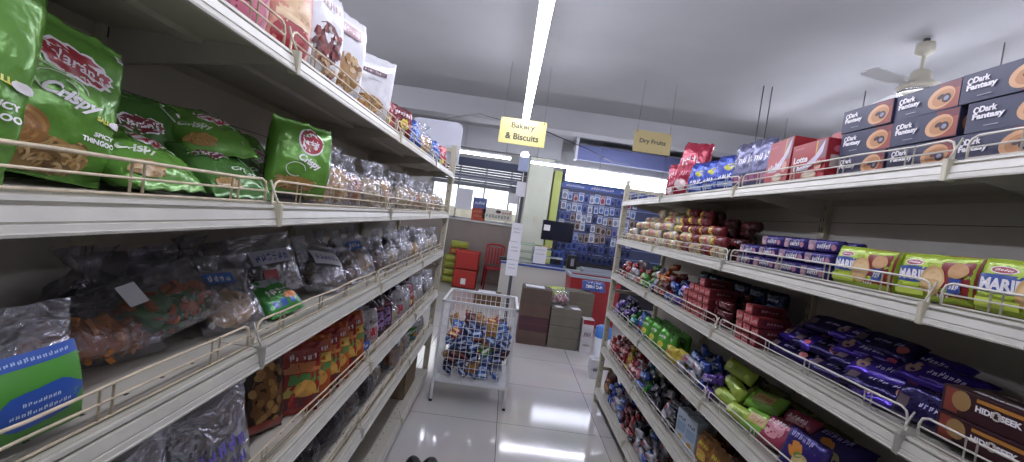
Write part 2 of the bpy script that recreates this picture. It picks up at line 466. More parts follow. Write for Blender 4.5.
# window with frame, mullions and daylight behind
w = st(empty('window_1', (0, 0, 0)))
bm = bmesh.new()
for x in (-1.75, -1.2, -.62, -.06, .16): box(bm, x, 9.5, 1.36, x+.035, 9.56, 2.62)
box(bm, -1.75, 9.5, 1.36, .2, 9.56, 1.40); box(bm, -1.75, 9.5, 2.58, .2, 9.56, 2.62); box(bm, -1.75, 9.5, 2.10, .2, 9.56, 2.13)
obj('window_frame', bm, mat('alu_frame', '#9fa3a8', .4, metal=.5), w)
gm = bpy.data.materials.new('window_glass'); gm.use_nodes = True; nt = gm.node_tree; nt.nodes.clear()
o_ = nt.nodes.new('ShaderNodeOutputMaterial'); mx = nt.nodes.new('ShaderNodeMixShader'); t_ = nt.nodes.new('ShaderNodeBsdfTransparent'); g_ = nt.nodes.new('ShaderNodeBsdfGlossy')
g_.inputs['Roughness'].default_value = .03; mx.inputs[0].default_value = .07
nt.links.new(t_.outputs[0], mx.inputs[1]); nt.links.new(g_.outputs[0], mx.inputs[2]); nt.links.new(mx.outputs[0], o_.inputs['Surface'])
bm = bmesh.new(); box(bm, -1.75, 9.535, 1.38, .2, 9.54, 2.6); obj('window_glass', bm, gm, w)
# street side: a low parapet and a facade strip seen through the glass
st(bx('street_ground', (-8, 9.6, -.1), (4, 18, 0), mat('street', '#a9a59c', .8)))
o = bx('parapet', (-3.5, 12, 0), (1.5, 12.15, 1.62), mat('street_wall', '#c9c4b4', .8, var=.25, vscale=3)); tag(o, kind='structure')
# roller shutter box hanging over the window
s = tag(empty('roller_shutter', (-.8, 9.4, 2.3)), 'grey roller shutter half lowered over the shop window', 'shutter')
bm = bmesh.new()
prof = []
z = 2.62
while z > 2.16:
    box(bm, -1.75, 9.455, z-.052, .19, 9.475, z-.006, 0, .004); z -= .055
for v in bm.verts: v.co -= Vector((-.8, 9.4, 2.3))
obj('shutter_slats', bm, mat('shutter_grey', '#5a5d6c', .5, metal=.3), s)
bm = bmesh.new(); tube(bm, [(-.95, .0, -.17), (.98, .0, -.17)], .045, 12); obj('roller_tube', bm, mat('tube_grey', '#8d909a', .4, metal=.4), s)
bm = bmesh.new(); box(bm, -.95, .03, .22, .98, .098, .40); obj('shutter_housing', bm, mat('housing', '#444a63', .5), s)

# papers and posters taped on the window
def sheet(name, x, z, w_, h_, m, label, deco=(), y=9.4975, cat='poster'):
    bm = bmesh.new(); mats = [m]
    box(bm, -w_/2, -.002, -h_/2, w_/2, .002, h_/2)
    add_decals(bm, deco, lambda a, b: (Vector((a, -.002, b)), Vector((0, -1, 0))), mats, 0)
    o = obj(name, bm, mats, None, (x, y, z)); tag(o, label, cat); return o
PW = mat('paper_white', '#e6e6ee', .7)
sheet('poster', -.66, 1.62, .30, .50, mat('poster_orange', '#b04a34', .5), 'poster with a blue upper half and orange lower half on the window',
      (d_rect(-.15, .02, .15, .25, ink('#5c68a6')), d_letters(0, .14, .22, .07, 5, PW, 3), d_letters(0, -.05, .24, .06, 6, ink('#d98a6a'), 4), d_letters(0, -.15, .2, .05, 6, ink('#d98a6a'), 5)))
sheet('paper_sheet', -1.02, 1.80, .36, .46, PW, 'large white paper sheet at the left side of the window')
sheet('paper_sheet', .05, 2.02, .24, .36, PW, 'white paper sheet beside the pillar at the top of the window')
sheet('window_lettering', -.25, 1.56, .66, .26, mat('banner_pale', '#e2ddd2', .6), 'pale banner with red lettering in the window',
      (d_letters(-.02, -.04, .6, .09, 9, ink('#8a8f86'), 8), d_ell(.02, .06, .06, .035, ink('#4a2f35')), d_letters(.2, .05, .2, .06, 4, ink('#c0392f'), 9)), 9.4975, 'banner')

# ================================================================== shelving racks
def wire_guard_bm(y0, y1, sx, seed=0):
    """two rails, paired uprights, rounded ends; x=0 is the shelf front, +x*sx inwards"""
    q = random.Random(seed)
    bm = bmesh.new(); r = .0023; top, mid, b = .056, .030, .004; g = .012; c = .02
    def P(y, z, dx=0): return (sx*(g+dx), y, z)
    wob = [q.uniform(-.003, .003) for _ in range(5)]
    pts = [P(y0, b), P(y0, top-c), P(y0+c*.3, top-c*.3), P(y0+c, top)]
    for i in range(5): pts.append(P(y0+c+(y1-y0-2*c)*(i+.5)/5, top+wob[i], wob[(i+2) % 5]))
    pts += [P(y1-c, top), P(y1-c*.3, top-c*.3), P(y1, top-c), P(y1, b)]
    tube(bm, pts, r*1.3, 6)
    tube(bm, [P(y0, mid), P((y0+y1)/2, mid+wob[1]*.6), P(y1, mid)], r, 6)
    tube(bm, [P(y0, b+.001), P(y1, b+.001)], r, 6)
    L = y1-y0; n = 4
    for i in range(n):
        yc = y0+L*(i+.5)/n+q.uniform(-.01, .01)
        for dy in (-.011, .011):
            tube(bm, [P(yc+dy, top), P(yc+dy, b)], r*.9, 5)
    return bm
def rack(side):
    sx = -1 if side == 'L' else 1; X0 = XL if side == 'L' else XR; Z = ZL if side == 'L' else ZR
    root = empty('shelving_rack', (X0+sx*DEP/2, 2.0, 0))
    tag(root, 'long cream metal shelving rack on the left holding green snack pouches and clear bags' if side == 'L' else
        'long cream metal shelving rack on the right full of biscuit packets', 'shelf rack')
    def P(name, bm, m, parent=root, off=True):
        for v in bm.verts:
            v.co.x += X0
            if off: v.co -= root.location
        return obj(name, bm, m, parent)
    nf = 0
    for k, z in enumerate(Z):
        for bi, (y0, y1) in enumerate(BAYS):
            bm = bmesh.new()
            # deck, turned-down front, back and side lips, stiffening rib
            prof = [(0, 0), (DEP, 0), (DEP, -.03), (DEP-.002, -.03), (DEP-.002, -.003), (.245, -.003), (.24, -.014), (.20, -.014), (.195, -.003), (.014, -.003), (.014, -.022), (.002, -.036), (0, -.036)]
            extrude_profile(bm, prof, y0+.002, y1-.002, 0, sx)
            for yy in (y0+.002, y1-.004): box(bm, min(0, sx*DEP), yy, -.03, max(0, sx*DEP), yy+.002, -.001)
            # punched holes near the front edge
            for i in range(12):
                yy = y0+.06+i*(y1-y0-.12)/11
                box(bm, min(sx*.05, sx*.056), yy, .0002, max(sx*.05, sx*.056), yy+.008, .0006, 1)
            for v in bm.verts: v.co.z += z
            sh = P('shelf', bm, [SHELF, DARK])
            # price rail: groove then a tilted channel
            bm = bmesh.new()
            pr = [(.0, -.001), (-.006, -.001), (-.007, -.007), (-.0005, -.008), (-.0005, -.0125), (-.010, -.013), (-.0145, -.030), (-.013, -.031), (-.013, -.033), (-.0155, -.034), (-.017, -.042), (-.020, -.043), (-.019, -.047), (-.013, -.046), (-.001, -.042)]
            extrude_profile(bm, pr, y0+.004, y1-.004, 0, sx)
            for v in bm.verts: v.co += Vector((X0, 0, z))-root.location
            obj('price_rail', bm, RAIL, sh)
            if k < 5:
                bm = wire_guard_bm(y0+.015, y1-.015, sx, nf); nf += 1
                for v in bm.verts: v.co += Vector((X0, 0, z))-root.location
                obj('wire_guard', bm, WIREL if side == 'L' else WIRER, sh)
            if k < 5:
                for yy in (y0+.004, y1-.007):
                    bm = bmesh.new()
                    vs = [(DEP, -.003), (DEP, -.085), (DEP-.03, -.085), (.03, -.03), (.02, -.003)]
                    A = [bm.verts.new((sx*x, yy, zz+z)) for x, zz in vs]; B = [bm.verts.new((sx*x, yy+.003, zz+z)) for x, zz in vs]
                    for i in range(5): bm.faces.new((A[i], A[(i+1) % 5], B[(i+1) % 5], B[i]))
                    bm.faces.new(A); bm.faces.new(B[::-1]); bmesh.ops.recalc_face_normals(bm, faces=bm.faces[:])
                    for v in bm.verts: v.co += Vector((X0, 0, 0))-root.location
                    obj('bracket', bm, SHELF, sh)
            if bi:
                bm = bmesh.new()
                box(bm, -.022 if sx > 0 else -.002, y0-.007, z-.050, .002 if sx > 0 else .022, y0+.007, z+.004, 0, .003)
                tube(bm, [(-sx*.012, y0, z+.004), (sx*.004, y0+.004, z+.03), (sx*.012, y0, z+.056)], .0025, 6)
                P('rail_clip', bm, mat('clip_grey', '#a8a69e', .4, metal=.3) if (k+bi) % 3 == 0 else POST)
    for bi, (y0, y1) in enumerate(BAYS):
        bm = bmesh.new()
        a, b = sorted((sx*(DEP+.004), sx*(DEP+.012)))
        zz = .10
        while zz < 2.02:
            h = min(.33, 2.02-zz); box(bm, a, y0+.02, zz, b, y1-.02, zz+h)
            c_ = a-.0004 if sx > 0 else b; box(bm, c_, y0+.02, zz-.001, c_+.0004, y1-.02, zz+.001, 1); zz += h
        P('back_panel', bm, [BACKP, DARK])
        bm = bmesh.new(); a, b = sorted((sx*.045, sx*.06)); box(bm, a, y0+.01, .0, b, y1-.01, .05); P('kick_plate', bm, mat('kick_grey', '#4a4846', .6))
    for y in (.05, 1.0, 1.95, 2.9, 3.85):
        bm = bmesh.new(); a, b = sorted((sx*(DEP-.022), sx*(DEP+.014)))
        box(bm, a, y-.02, 0, b, y+.02, 2.08, 0, .002)
        a, b = sorted((sx*(DEP-.0225), sx*(DEP-.02)))
        for i in range(40):
            zz = .1+i*.05
            box(bm, a, y-.010, zz, b, y-.006, zz+.024, 1); box(bm, a, y+.006, zz, b, y+.010, zz+.024, 1)
        P('upright', bm, [POST, DARK])
        if y > .5:
            bm = bmesh.new(); a, b = sorted((sx*.02, sx*DEP)); box(bm, a, y-.02, 0, b, y+.02, .045, 0, .004); P('base_foot', bm, POST)
    # front end posts with drilled holes, tied to the back upright
    ztop = 2.13 if side == 'L' else 2.0
    bm = bmesh.new()
    a, b = sorted((-sx*.004, sx*.040)); box(bm, a, 3.862, 0, b, 3.902, ztop, 0, .002)
    for i in range(20):
        box(bm, (a+b)/2-.004, 3.8605, .1+i*.095, (a+b)/2+.004, 3.8622, .108+i*.095, 1)
    if side == 'R': lathe(bm, [(.012, ztop), (.016, ztop+.01), (.016, ztop+.03), (.010, ztop+.045)], 12, 0, ((a+b)/2, 3.882, 0))
    P('end_post', bm, [POST, DARK])
    for z in (.3, 1.02, ztop-.06):
        bm = bmesh.new(); a, b = sorted((sx*.03, sx*(DEP+.01))); box(bm, a, 3.874, z, b, 3.892, z+.03); P('end_tie', bm, POST)
    if side == 'L':
        bm = bmesh.new(); tube(bm, [(.012, 3.86, 2.05), (.018, 3.86, 1.6), (.004, 3.86, 1.15), (.016, 3.86, .95)], .003, 6)
        P('hanging_cord', bm, WHITE)
    return root
rack('L'); rack('R')
# rounded header board on the far end of the left rack
bm = bmesh.new(); x0, x1, z0, z1, r = -.97, -.515, 1.96, 2.34, .06
pts = [(x0, z0), (x1, z0)]+[(x1-r+r*math.cos(a*PI/12), z1-r+r*math.sin(a*PI/12)) for a in range(7)]+[(x0+r-r*math.sin(a*PI/12), z1-r+r*math.cos(a*PI/12)) for a in range(7)]
A = [bm.verts.new((x, 3.9025, z)) for x, z in pts]; B = [bm.verts.new((x, 3.917, z)) for x, z in pts]; n = len(pts)
for i in range(n): bm.faces.new((A[i], A[(i+1) % n], B[(i+1) % n], B[i]))
bm.faces.new(A[::-1]); bm.faces.new(B); bmesh.ops.recalc_face_normals(bm, faces=bm.faces[:])
tag(obj('header_board', bm, mat('header_white', '#c9cbd8', .35)), 'plain pale board with rounded corners above the far end of the left rack', 'board')

# ================================================================== goods on the left rack
G1, G2, G3 = '#62a034', '#467a30', '#6cc23a'
RED = ink('#a81f2c'); WH = ink('#ece8ec'); YEL = ink('#d8d23a'); GRN = ink('#3f8a2c'); BLU = ink('#2b57b8'); ORG = ink('#d9752c'); TAN = ink('#c98f4a'); BRN = ink('#7a4522'); PNK = ink('#d8708c'); DRD = ink('#6d1620'); NAVY = ink('#1f2450'); GREY = ink('#9a9aa6'); LIME = ink('#b9d22c'); DK = ink('#26221f'); PURP = ink('#4a2f96'); GOLD = ink('#c9952f')
def noodle(cx, cz, w, h, seed=0, n=26):
    n = int(n*1.6)
    q = random.Random(seed); out = [d_ell(cx, cz, w/2, h/2, ink('#a8803f'), n=16, rings=3)]
    V = []; F = []
    for i in range(n):
        a = q.uniform(0, PI); x = cx+q.uniform(-.42, .42)*w; z = cz+q.uniform(-.36, .36)*h; l = q.uniform(.12, .26)*w
        pts = [(x+l*(t-.5)*math.cos(a)+.12*l*math.sin(t*5), z+l*.5*(t-.5)*math.sin(a)+.2*l*math.sin(t*PI)) for t in (0, .15, .3, .45, .6, .75, .9, 1)]
        out.append(d_line(pts, w*.024, q.choice((ink('#c09658'), ink('#7d5a30'), ink('#cfab70')))))
    return out
def swirl(cx, cz, r, seed=0):
    out = [d_ell(cx, cz, r, r*.92, ink('#9c6a34'), n=18)]
    for k, c in ((.85, '#bd8a4c'), (.62, '#84582c'), (.42, '#b07c44')):
        pts = [(cx+r*k*math.cos(a)*(1-.04*a), cz+r*k*.9*math.sin(a)*(1-.04*a)) for a in [i*PI/12 for i in range(24)]]
        out.append(d_line(pts, r*.13, ink(c)))
    return out
def green_front(w, h, small=False, sh=0.):
    o6 = .06*w+sh*w
    d = [d_ell(o6, .73*h, .31*w, .100*h, WH, rot=-.12, n=48, scal=14, amp=.07), d_ell(o6, .73*h, .285*w, .084*h, RED, rot=-.12, n=48, scal=14, amp=.07),
         d_text("Narán's", o6, .73*h, .44*w, .075*h, WH, rot=-.12, bold=.015)]
    d += [d_rect(.38*w, .885*h, .45*w, .93*h, WH, 2, 2), d_ell(.415*w, .907*h, .018*w, .014*h, GRN, n=8, rings=1)]
    # flourish and script lettering
    d.append(d_line([(-.05*w+sh*w+.20*w*math.cos(a)*(1-.06*a), .555*h+.085*h*math.sin(a)*(1-.05*a)) for a in [i*PI/8 for i in range(20)]], .010*w, ink('#b9c9a6')))
    d.append(d_line([(-.20*w, .66*h), (-.12*w, .645*h), (-.02*w, .65*h), (.10*w, .66*h)], .010*w, ink('#b9c9a6')))
    d.append(d_text('Crispy', .05*w+sh*w*.6, .50*h, .42*w, .105*h, WH, rot=-.12, bold=.04, shear=.4))
    d.append(d_text('SALLI', .30*w, .435*h, .16*w, .030*h, YEL, bold=.04))
    d.append(d_ell(.42*w, .43*h, .07*w, .022*h, WH, n=12))
    d.append(d_text('SPICY', .34*w, .335*h, .18*w, .032*h, WH, bold=.04)); d.append(d_text('THINGOO', .30*w, .285*h, .28*w, .034*h, WH, bold=.04))
    if not small:
        d += noodle(-.10*w, .13*h, .78*w, .22*h, 3, 46) + swirl(-.22*w, .25*h, .155*w)
    else: d += noodle(-.15*w, .12*h, .6*w, .16*h, 5, 18)
    return d
def green_lie(w, h, k):
    cz = .62*h if k else .55*h; cx = (-.12 if k else .16)*w
    d = [d_ell(cx, cz, .27*w, .105*h, WH, n=48, scal=12, amp=.07), d_ell(cx, cz, .245*w, .088*h, RED if k == 0 else ink('#7a2430'), n=48, scal=12, amp=.07), d_text("Narán's", cx, cz, .38*w, .075*h, WH, bold=.015)]
    d += [d_text('Crispy', -cx*1.4, .33*h, .40*w, .10*h, ink('#c8d0c0'), -.2, .03, .4), d_rect(.36*w, .80*h, .43*w, .86*h, WH, 2, 2)]
    d += [d_line([(.30*w, .12*h), (.36*w, .4*h), (.33*w, .7*h), (.2*w, .9*h)], .02*w, ink('#a8b8a8'))]
    return d+noodle(-.25*w if k else -.28*w, .14*h, .4*w, .14*h, 5, 12)
gf = foil(G1, .28, .1, .30, 20); gd = foil(G2, .28, .1, .30, 20)
for k, s, w_, h_, sh_ in (('green_a', 1, .245, .265, -.30), ('green_b', 5, .20, .228, 0)):
    proto(k, 'snack_pouch', 'snack pouch', pack_mesh('snack_pouch', w_, h_, .07, gf, green_front(w_, h_, False, sh_), px=3.2, pz=2.4, fin=0, finz=.10, wr=.006, seed=s, nu=24, nv=24, pinch=.03))
proto('green_s', 'snack_pouch', 'snack pouch', pack_mesh('snack_pouch', .19, .20, .075, gf, green_lie(.19, .20, 0), px=3, pz=2.2, fin=0, finz=.09, wr=.010, seed=9, nu=20, nv=20))
proto('green_dk', 'snack_pouch', 'snack pouch', pack_mesh('snack_pouch', .19, .20, .06, gd, green_lie(.19, .20, 1), px=3, pz=2.2, fin=0, finz=.09, wr=.010, seed=12, nu=20, nv=20))
proto('green_c', 'snack_pouch', 'snack pouch', pack_mesh('snack_pouch', .19, .21, .075, gf,
      [d_ell(.05*.19, .155, .042, .038, WH, n=24), d_ell(.05*.19, .155, .037, .033, RED, n=24), d_text("Narán's", .0095, .155, .056, .017, WH, bold=.03), d_text('Crispy', .01, .095, .08, .028, WH, -.3, .04, .4), d_line([(-.03+.03*math.cos(a*.4), .07+.02*math.sin(a*.4)) for a in range(14)], .002, WH)]+noodle(-.02, .03, .12, .04, 8, 16),
      px=3, pz=2.2, fin=0, finz=.12, wr=.009, seed=15, nu=20, nv=20))
z = ZL[1]
GP = 'green snack pouches with a red scalloped logo'
place('green_a', 'L', .055, .388, z, yaw=-2, lean=-2, roll=8, label='large green snack pouch nearest the camera on the left rack, cut by the frame edge', group=GP)
place('green_b', 'L', .120, .595, z, yaw=-3, lean=-4, roll=8, label='large upright green snack pouch with red scalloped logo and noodle picture', group=GP)
place('green_dk', 'L', .24, .70, z, yaw=-5, lean=-8, label='dark green pouch standing behind the large upright noodle pouch', group=GP)
place('green_dk', 'L', .19, .87, z, yaw=-12, lean=-22, label='dark green pouch leaning back just past the upright noodle pouch', group=GP)
place('green_s', 'L', .23, 1.03, z+.0, yaw=8, lean=-30, label='green pouch propped at the back of the green pouch pile', group=GP)
place('green_s', 'L', .19, 1.22, z+.0, yaw=-10, lean=-28, roll=6, label='green pouch leaning back behind the small round-logo pouch', group=GP)
place('green_s', 'L', .06, .765, z, yaw=6, lean=-62, label='bright green pouch lying low beside the large upright noodle pouch', group=GP)
place('green_dk', 'L', .05, .985, z, yaw=-6, lean=-58, label='dark green pouch lying on its back at the front of the shelf', group=GP)
place('green_dk', 'L', .12, 1.14, z, yaw=4, lean=-48, label='dark green pouch slumped next to the small upright pouch', group=GP)
place('green_s', 'L', .13, 1.02, z+.062, yaw=-14, lean=-62, roll=-6, label='bright green pouch lying on top of the dark green ones', group=GP)
place('green_c', 'L', .075, 1.255, z, yaw=-30, lean=-3, roll=2, label='small upright green pouch with a round red logo beside clear bags', group=GP)

# clear bags
def snack(n): return {'tan': (mat('snack_tan', '#b98e55', .7), mat('snack_tan2', '#d0ab74', .7)), 'orange': (mat('snack_orange', '#a8622c', .7), mat('snack_orange2', '#c98240', .7)),
    'brown': (mat('snack_brown', '#4a3122', .7), mat('snack_brown2', '#7a5638', .7)), 'pale': (mat('snack_pale', '#b8a582', .7), mat('snack_pale2', '#d6c8a8', .7)),
    'dark': (mat('snack_dark', '#1c1719', .6), mat('snack_dark2', '#342a2a', .6)), 'mix': (mat('snack_green', '#3f6a35', .6), mat('snack_rust', '#a85c34', .7)), 'red': (mat('snack_red', '#5e1d20', .6), mat('snack_red2', '#8a3a30', .6))}[n]
for i, (k, c, st_, w_, h_, d_) in enumerate((('b_tan', 'tan', 'knot', .15, .17, .09), ('b_tan2', 'pale', 'knot', .14, .16, .09), ('b_or', 'orange', 'knot', .14, .16, .08), ('b_flat', 'tan', 'flat', .15, .13, .06),
        ('b_brown', 'brown', 'flat', .15, .17, .07), ('b_dark', 'dark', 'flat', .17, .19, .09), ('b_dark2', 'dark', 'knot', .16, .20, .10), ('b_pale', 'pale', 'flat', .13, .16, .07), ('b_ored', 'red', 'flat', .14, .18, .07))):
    a, b = snack(c)
    bag(k, w_, h_, d_, a, b, FILM_D if c == 'dark' else FILM, st_, i*3+1, 60, .011)
a, b = snack('pale')
bag('b_frost', .13, .18, .07, a, b, FILM_W, 'knot', 31, 40, .01)
bag('b_frost2', .14, .19, .08, a, b, FILM_S, 'flat', 37, 40, .01)
# a few bags on the second shelf, past the green pouches
ybs = [(1.37, 'b_flat', 0), (1.53, 'b_tan', 6), (1.70, 'b_or', -4), (1.88, 'b_tan2', 5), (2.06, 'b_tan', -8), (2.25, 'b_flat', 0), (2.43, 'b_tan2', 4), (2.62, 'b_tan', 3), (2.82, 'b_or', -5), (3.03, 'b_tan2', 6), (3.25, 'b_flat', 2), (3.47, 'b_tan', -4), (3.68, 'b_tan2', 3)]
ordn = ['nearest the green pouches', 'second', 'third', 'fourth', 'fifth', 'sixth', 'seventh', 'eighth', 'ninth', 'tenth', 'eleventh', 'twelfth', 'last']
for i, (y, k, yw) in enumerate(ybs):
    o_ = ordn[i] if i in (0,) else ('at the far end' if i == 12 else ordn[i]+' from green pouches')
    place(k, 'L', .07+.01*(i % 3), y, z, yaw=yw-12, lean=-6-3*(i % 3), scale=1.0 if k == 'b_flat' else 1.22, label='clear tan snack bag, second left shelf front row, '+o_, group='clear snack bags on the second left shelf')
for i, y in enumerate((1.48, 1.66, 1.85, 2.05, 2.28, 2.5, 2.75, 3.0, 3.25, 3.5)):
    place(('b_frost', 'b_tan2', 'b_frost2', 'b_or')[i % 4], 'L', .21, y, z, yaw=-8+5*(i % 4), lean=-6, scale=1.15, label='tied clear bag standing in the back row behind the tan snack bags', group='back row of clear bags on the second left shelf')

# --- top left shelf
z = ZL[0]
def pouch(key, w_, h_, d_, body, dec, seed, **k):
    proto(key, 'snack_pouch', 'snack pouch', pack_mesh('snack_pouch', w_, h_, d_, body, dec, px=3.2, pz=2.4, fin=0, finz=k.get('finz', .07), wr=k.get('wr', .005), seed=seed, nu=20, nv=20))
cream = foil('#e4e2e8', .38, 0, .2, 16)
pouch('pinkp', .17, .25, .07, foil('#c46a86', .35, 0, .3), [d_ell(0, .10, .06, .07, DRD), d_ell(.01, .06, .05, .05, PNK), d_rect(-.06, .19, .06, .215, WH)], 21)
pouch('orangep', .17, .26, .07, foil('#d88872', .35, 0, .3), [d_ell(0, .12, .06, .045, ink('#d9b48a')), d_ell(0, .05, .07, .045, RED), d_rect(-.05, .2, .05, .225, WH), d_rect(-.065, .09, .065, .105, ink('#e8c9a0'))], 22)
def nuts(cx, cz, w, h, cols, seed, n=30):
    q = random.Random(seed); out = []
    for i in range(n):
        a = q.uniform(0, 6.3); r = q.random()**.5
        out.append(d_ell(cx+r*w/2*math.cos(a), cz+r*h/2*math.sin(a), w*.10, h*.07, ink(q.choice(cols)), q.uniform(0, 3), n=8, rings=1))
    return out
pouch('whitep_a', .18, .28, .08, cream, [d_ell(0, .11, .062, .06, ink('#6d2a2c'))]+nuts(0, .11, .12, .11, ('#7a3032', '#5a2024', '#934540'), 3)+nuts(0, .04, .13, .06, ('#b98a5a', '#8a4a3a', '#d6b48a'), 4, 20)+[d_letters(0, .22, .09, .022, 5, ink('#8a4048'), 5)], 23)
pouch('whitep_b', .18, .28, .08, cream, [d_ell(0, .08, .065, .065, ink('#a97a48'))]+nuts(0, .08, .13, .12, ('#c9a06a', '#8a5a30', '#d6b48a', '#b0803f'), 6)+[d_rect(-.045, .20, .045, .235, ink('#b08a90')), d_letters(0, .217, .075, .018, 6, WH, 6)], 24)
pouch('whitep_c', .19, .27, .08, cream, [d_ell(-.01, .055, .07, .045, ink('#c08a4c'))]+nuts(-.01, .055, .13, .08, ('#d0a060', '#a06a30', '#d8b47a'), 7, 24)+[d_rect(-.05, .188, .05, .205, ink('#7a5560')), d_letters(0, .196, .09, .01, 9, WH, 7), d_letters(0, .165, .06, .006, 8, GREY, 8)], 25)
pouch('maroonp', .17, .17, .07, foil('#7a1f2c', .3, .1, .5), [d_ell(.02, .07, .03, .028, YEL), d_ell(.02, .07, .018, .016, ORG), d_letters(0, .12, .1, .02, 6, WH, 9)], 26, wr=.011)
pouch('bluep', .16, .17, .07, foil('#2b56b8', .3, .15, .5), [d_rect(-.05, .04, .05, .08, ink('#7aa0de')), d_letters(0, .11, .1, .025, 5, WH, 10)], 27, wr=.011)
pouch('redp', .14, .18, .06, foil('#b02a3c', .3, .1, .5), [d_letters(0, .11, .1, .03, 5, WH, 11), d_ell(0, .05, .03, .02, YEL)], 28, wr=.009)
pouch('narrowb', .12, .20, .05, foil('#aab4cc', .35, 0, .3), [d_letters(0, .12, .08, .02, 5, NAVY, 12)], 29)
place('pinkp', 'L', .075, .90, z, yaw=-8, lean=-2, label='pink snack pouch standing on the top left shelf at the frame edge')
place('orangep', 'L', .075, 1.09, z, yaw=-10, lean=-2, label='salmon orange snack pouch beside the pink pouch on the top shelf')
place('whitep_a', 'L', .075, 1.265, z, yaw=-14, lean=-2, roll=2, label='white pouch with a dark red berry picture on the top left shelf')
place('whitep_b', 'L', .08, 1.435, z, yaw=-26, lean=-2, roll=3, label='white pouch with a mixed nut picture and small pink label band')
place('narrowb', 'L', .17, 1.60, z, yaw=-20, label='narrow pale blue packet behind the third white pouch')
place('whitep_c', 'L', .10, 1.80, z, yaw=-52, lean=-2, roll=3, label='white pouch with a thin dark logo line turned toward the camera')
place('redp', 'L', .08, 1.98, z, yaw=-10, lean=-10, label='small dark red packet just behind the last white pouch')
place('maroonp', 'L', .075, 2.20, z, yaw=-35, lean=-12, roll=8, label='maroon packet with a yellow sun on the top left shelf')
place('bluep', 'L', .08, 2.52, z, yaw=-35, lean=-16, roll=-7, label='blue packet beside the maroon packet on the top left shelf')
place('b_tan', 'L', .07, 2.84, z, yaw=-30, lean=-8, scale=1.25, label='clear bag with a tan roundish snack between the blue packets')
place('bluep', 'L', .06, 3.14, z, yaw=-30, lean=-14, label='blue packet past the clear bag on the top left shelf')
place('bluep', 'L', .20, 3.0, z, yaw=-10, lean=-8, label='blue packet in the back behind the clear tan bag, top shelf')
place('redp', 'L', .07, 3.50, z, yaw=-30, lean=-5, label='red and white packet in the last place of the top left shelf')
place('redp', 'L', .09, 3.68, z, yaw=-10, lean=-5, scale=.9, label='small red packet under the rounded header board')

# --- third left shelf
z = ZL[2]
w_, h_ = .21, .205
dec = [d_rect(-w_/2+.006, .000, w_/2-.006, .118, ink('#4a9a30'), 12, 8), d_rect(-w_/2+.006, .118, w_/2-.006, .138, BLU, 12, 2), d_letters(.0, .128, .17, .007, 22, ink('#a8c0e8'), 14),
       d_ell(.035, .055, .062, .030, BLU, rot=.1, n=24, scal=6, amp=.06), d_letters(.035, .064, .05, .006, 8, ink('#c8d8f0'), 15), d_letters(.035, .050, .08, .007, 12, ink('#c8d8f0'), 16)]
q = random.Random(4)
for i in range(16): dec.append(d_ell(-.06+q.uniform(-.035, .035), .08+q.uniform(-.03, .03), .004*q.uniform(.6, 1.6), .004, WH, n=6, rings=1))
lab = pack_mesh('printed_label', w_, .145, .105, ink('#4a9a30'), dec, px=3, pz=4, fin=0, wr=.003, seed=41, nu=16, nv=12)
me = film_mesh('snack_bag', .225, .205, .10, FILM_W, 'flat', 41, 18, 20)
a, b = snack('brown')
bm = bmesh.new(); mats = [ink('#4a9a30')]
def SL(x, zz):
    u = 2*x/.225; v = zz/.205; t = math.sin(PI*min(1, min(v/.72, 1)*.80+.10))**.6*(max(0, 1-abs(u)**2.6))**.5
    return Vector((x, -t*.05-.006, zz)), Vector((0, -1, 0))
add_decals(bm, [(V, F, m, c) for (V, F, m, c) in dec], SL, mats, .02)
lab = mesh_from_bm('printed_label', bm, mats)
proto('bigclear', 'snack_bag', 'snack bag', me, [('contents', bits_mesh('contents', .2, .12, .08, a, b, 60, .012, 5)), ('printed_label', lab)])
TS = 'clear snack bags on the third left shelf'
place('bigclear', 'L', .06, .535, z, yaw=-14, lean=-8, roll=-5, scale=.83, label='large clear bag with a green and blue printed label on the third left shelf')
place('b_frost2', 'L', .19, .45, z, yaw=0, lean=-5, label='clear bag standing behind the large green-labelled bag')
a, b = snack('orange')
bag('tanlong', .22, .12, .07, *snack('orange'), FILM, 'flat', 44, 70, .012)
place('tanlong', 'L', .15, .775, z+.006, yaw=-14, lean=-50, roll=5, scale=1.1, label='clear bag of orange tan chips lying beside the large green-labelled bag', group=TS)
bm_sticker = None
stk = carton_mesh('price_sticker', .03, .05, .001, PW)
for v in stk.vertices: v.co += Vector((-.04, -.048, .055))
bag('mixbag', .21, .15, .08, *snack('mix'), FILM, 'flat', 47, 90, .013, extra=('price_sticker', stk))
proto_lbl = None
place('mixbag', 'L', .085, .905, z, yaw=-25, lean=-52, roll=-20, scale=1.05, label='clear bag of orange and green snacks with a white sticker at the shelf edge', group=TS)
def lbag(key, film, col_, stripe, seed, w=.19, h=.20):
    def SB(x, zz):
        u = 2*x/w; v = zz/h; t = math.sin(PI*min(1, min(v/.72, 1)*.80+.10))**.6*(max(0, 1-abs(u)**2.6))**.5
        return Vector((x, -t*.045-.006, zz)), Vector((0, -1, 0))
    bm = bmesh.new(); mats = [WH]
    add_decals(bm, stripe, SB, mats, .02)
    bag(key, w, h, .09, *snack(col_), film, 'flat', seed, 50, .012, extra=('printed_label', mesh_from_bm('printed_label', bm, mats)))
lbag('lb_white', FILM_S, 'brown', [d_rect(-.06, .09, .06, .14, ink('#c6c8de')), d_letters(0, .115, .1, .03, 6, ink('#4a5aa8'), 18), d_rect(-.04, .02, .0, .07, RED)], 51)
lbag('lb_blue', FILM_W, 'brown', [d_rect(-.06, .08, .06, .15, ink('#dfe0ec')), d_letters(0, .115, .1, .03, 6, ink('#5560b0'), 19)], 53)
lbag('lb_bluecorner', FILM_W, 'tan', [d_rect(-.05, .12, .03, .16, ink('#3f6fc4')), d_letters(-.01, .14, .06, .02, 4, WH, 20)], 55, .17, .19)
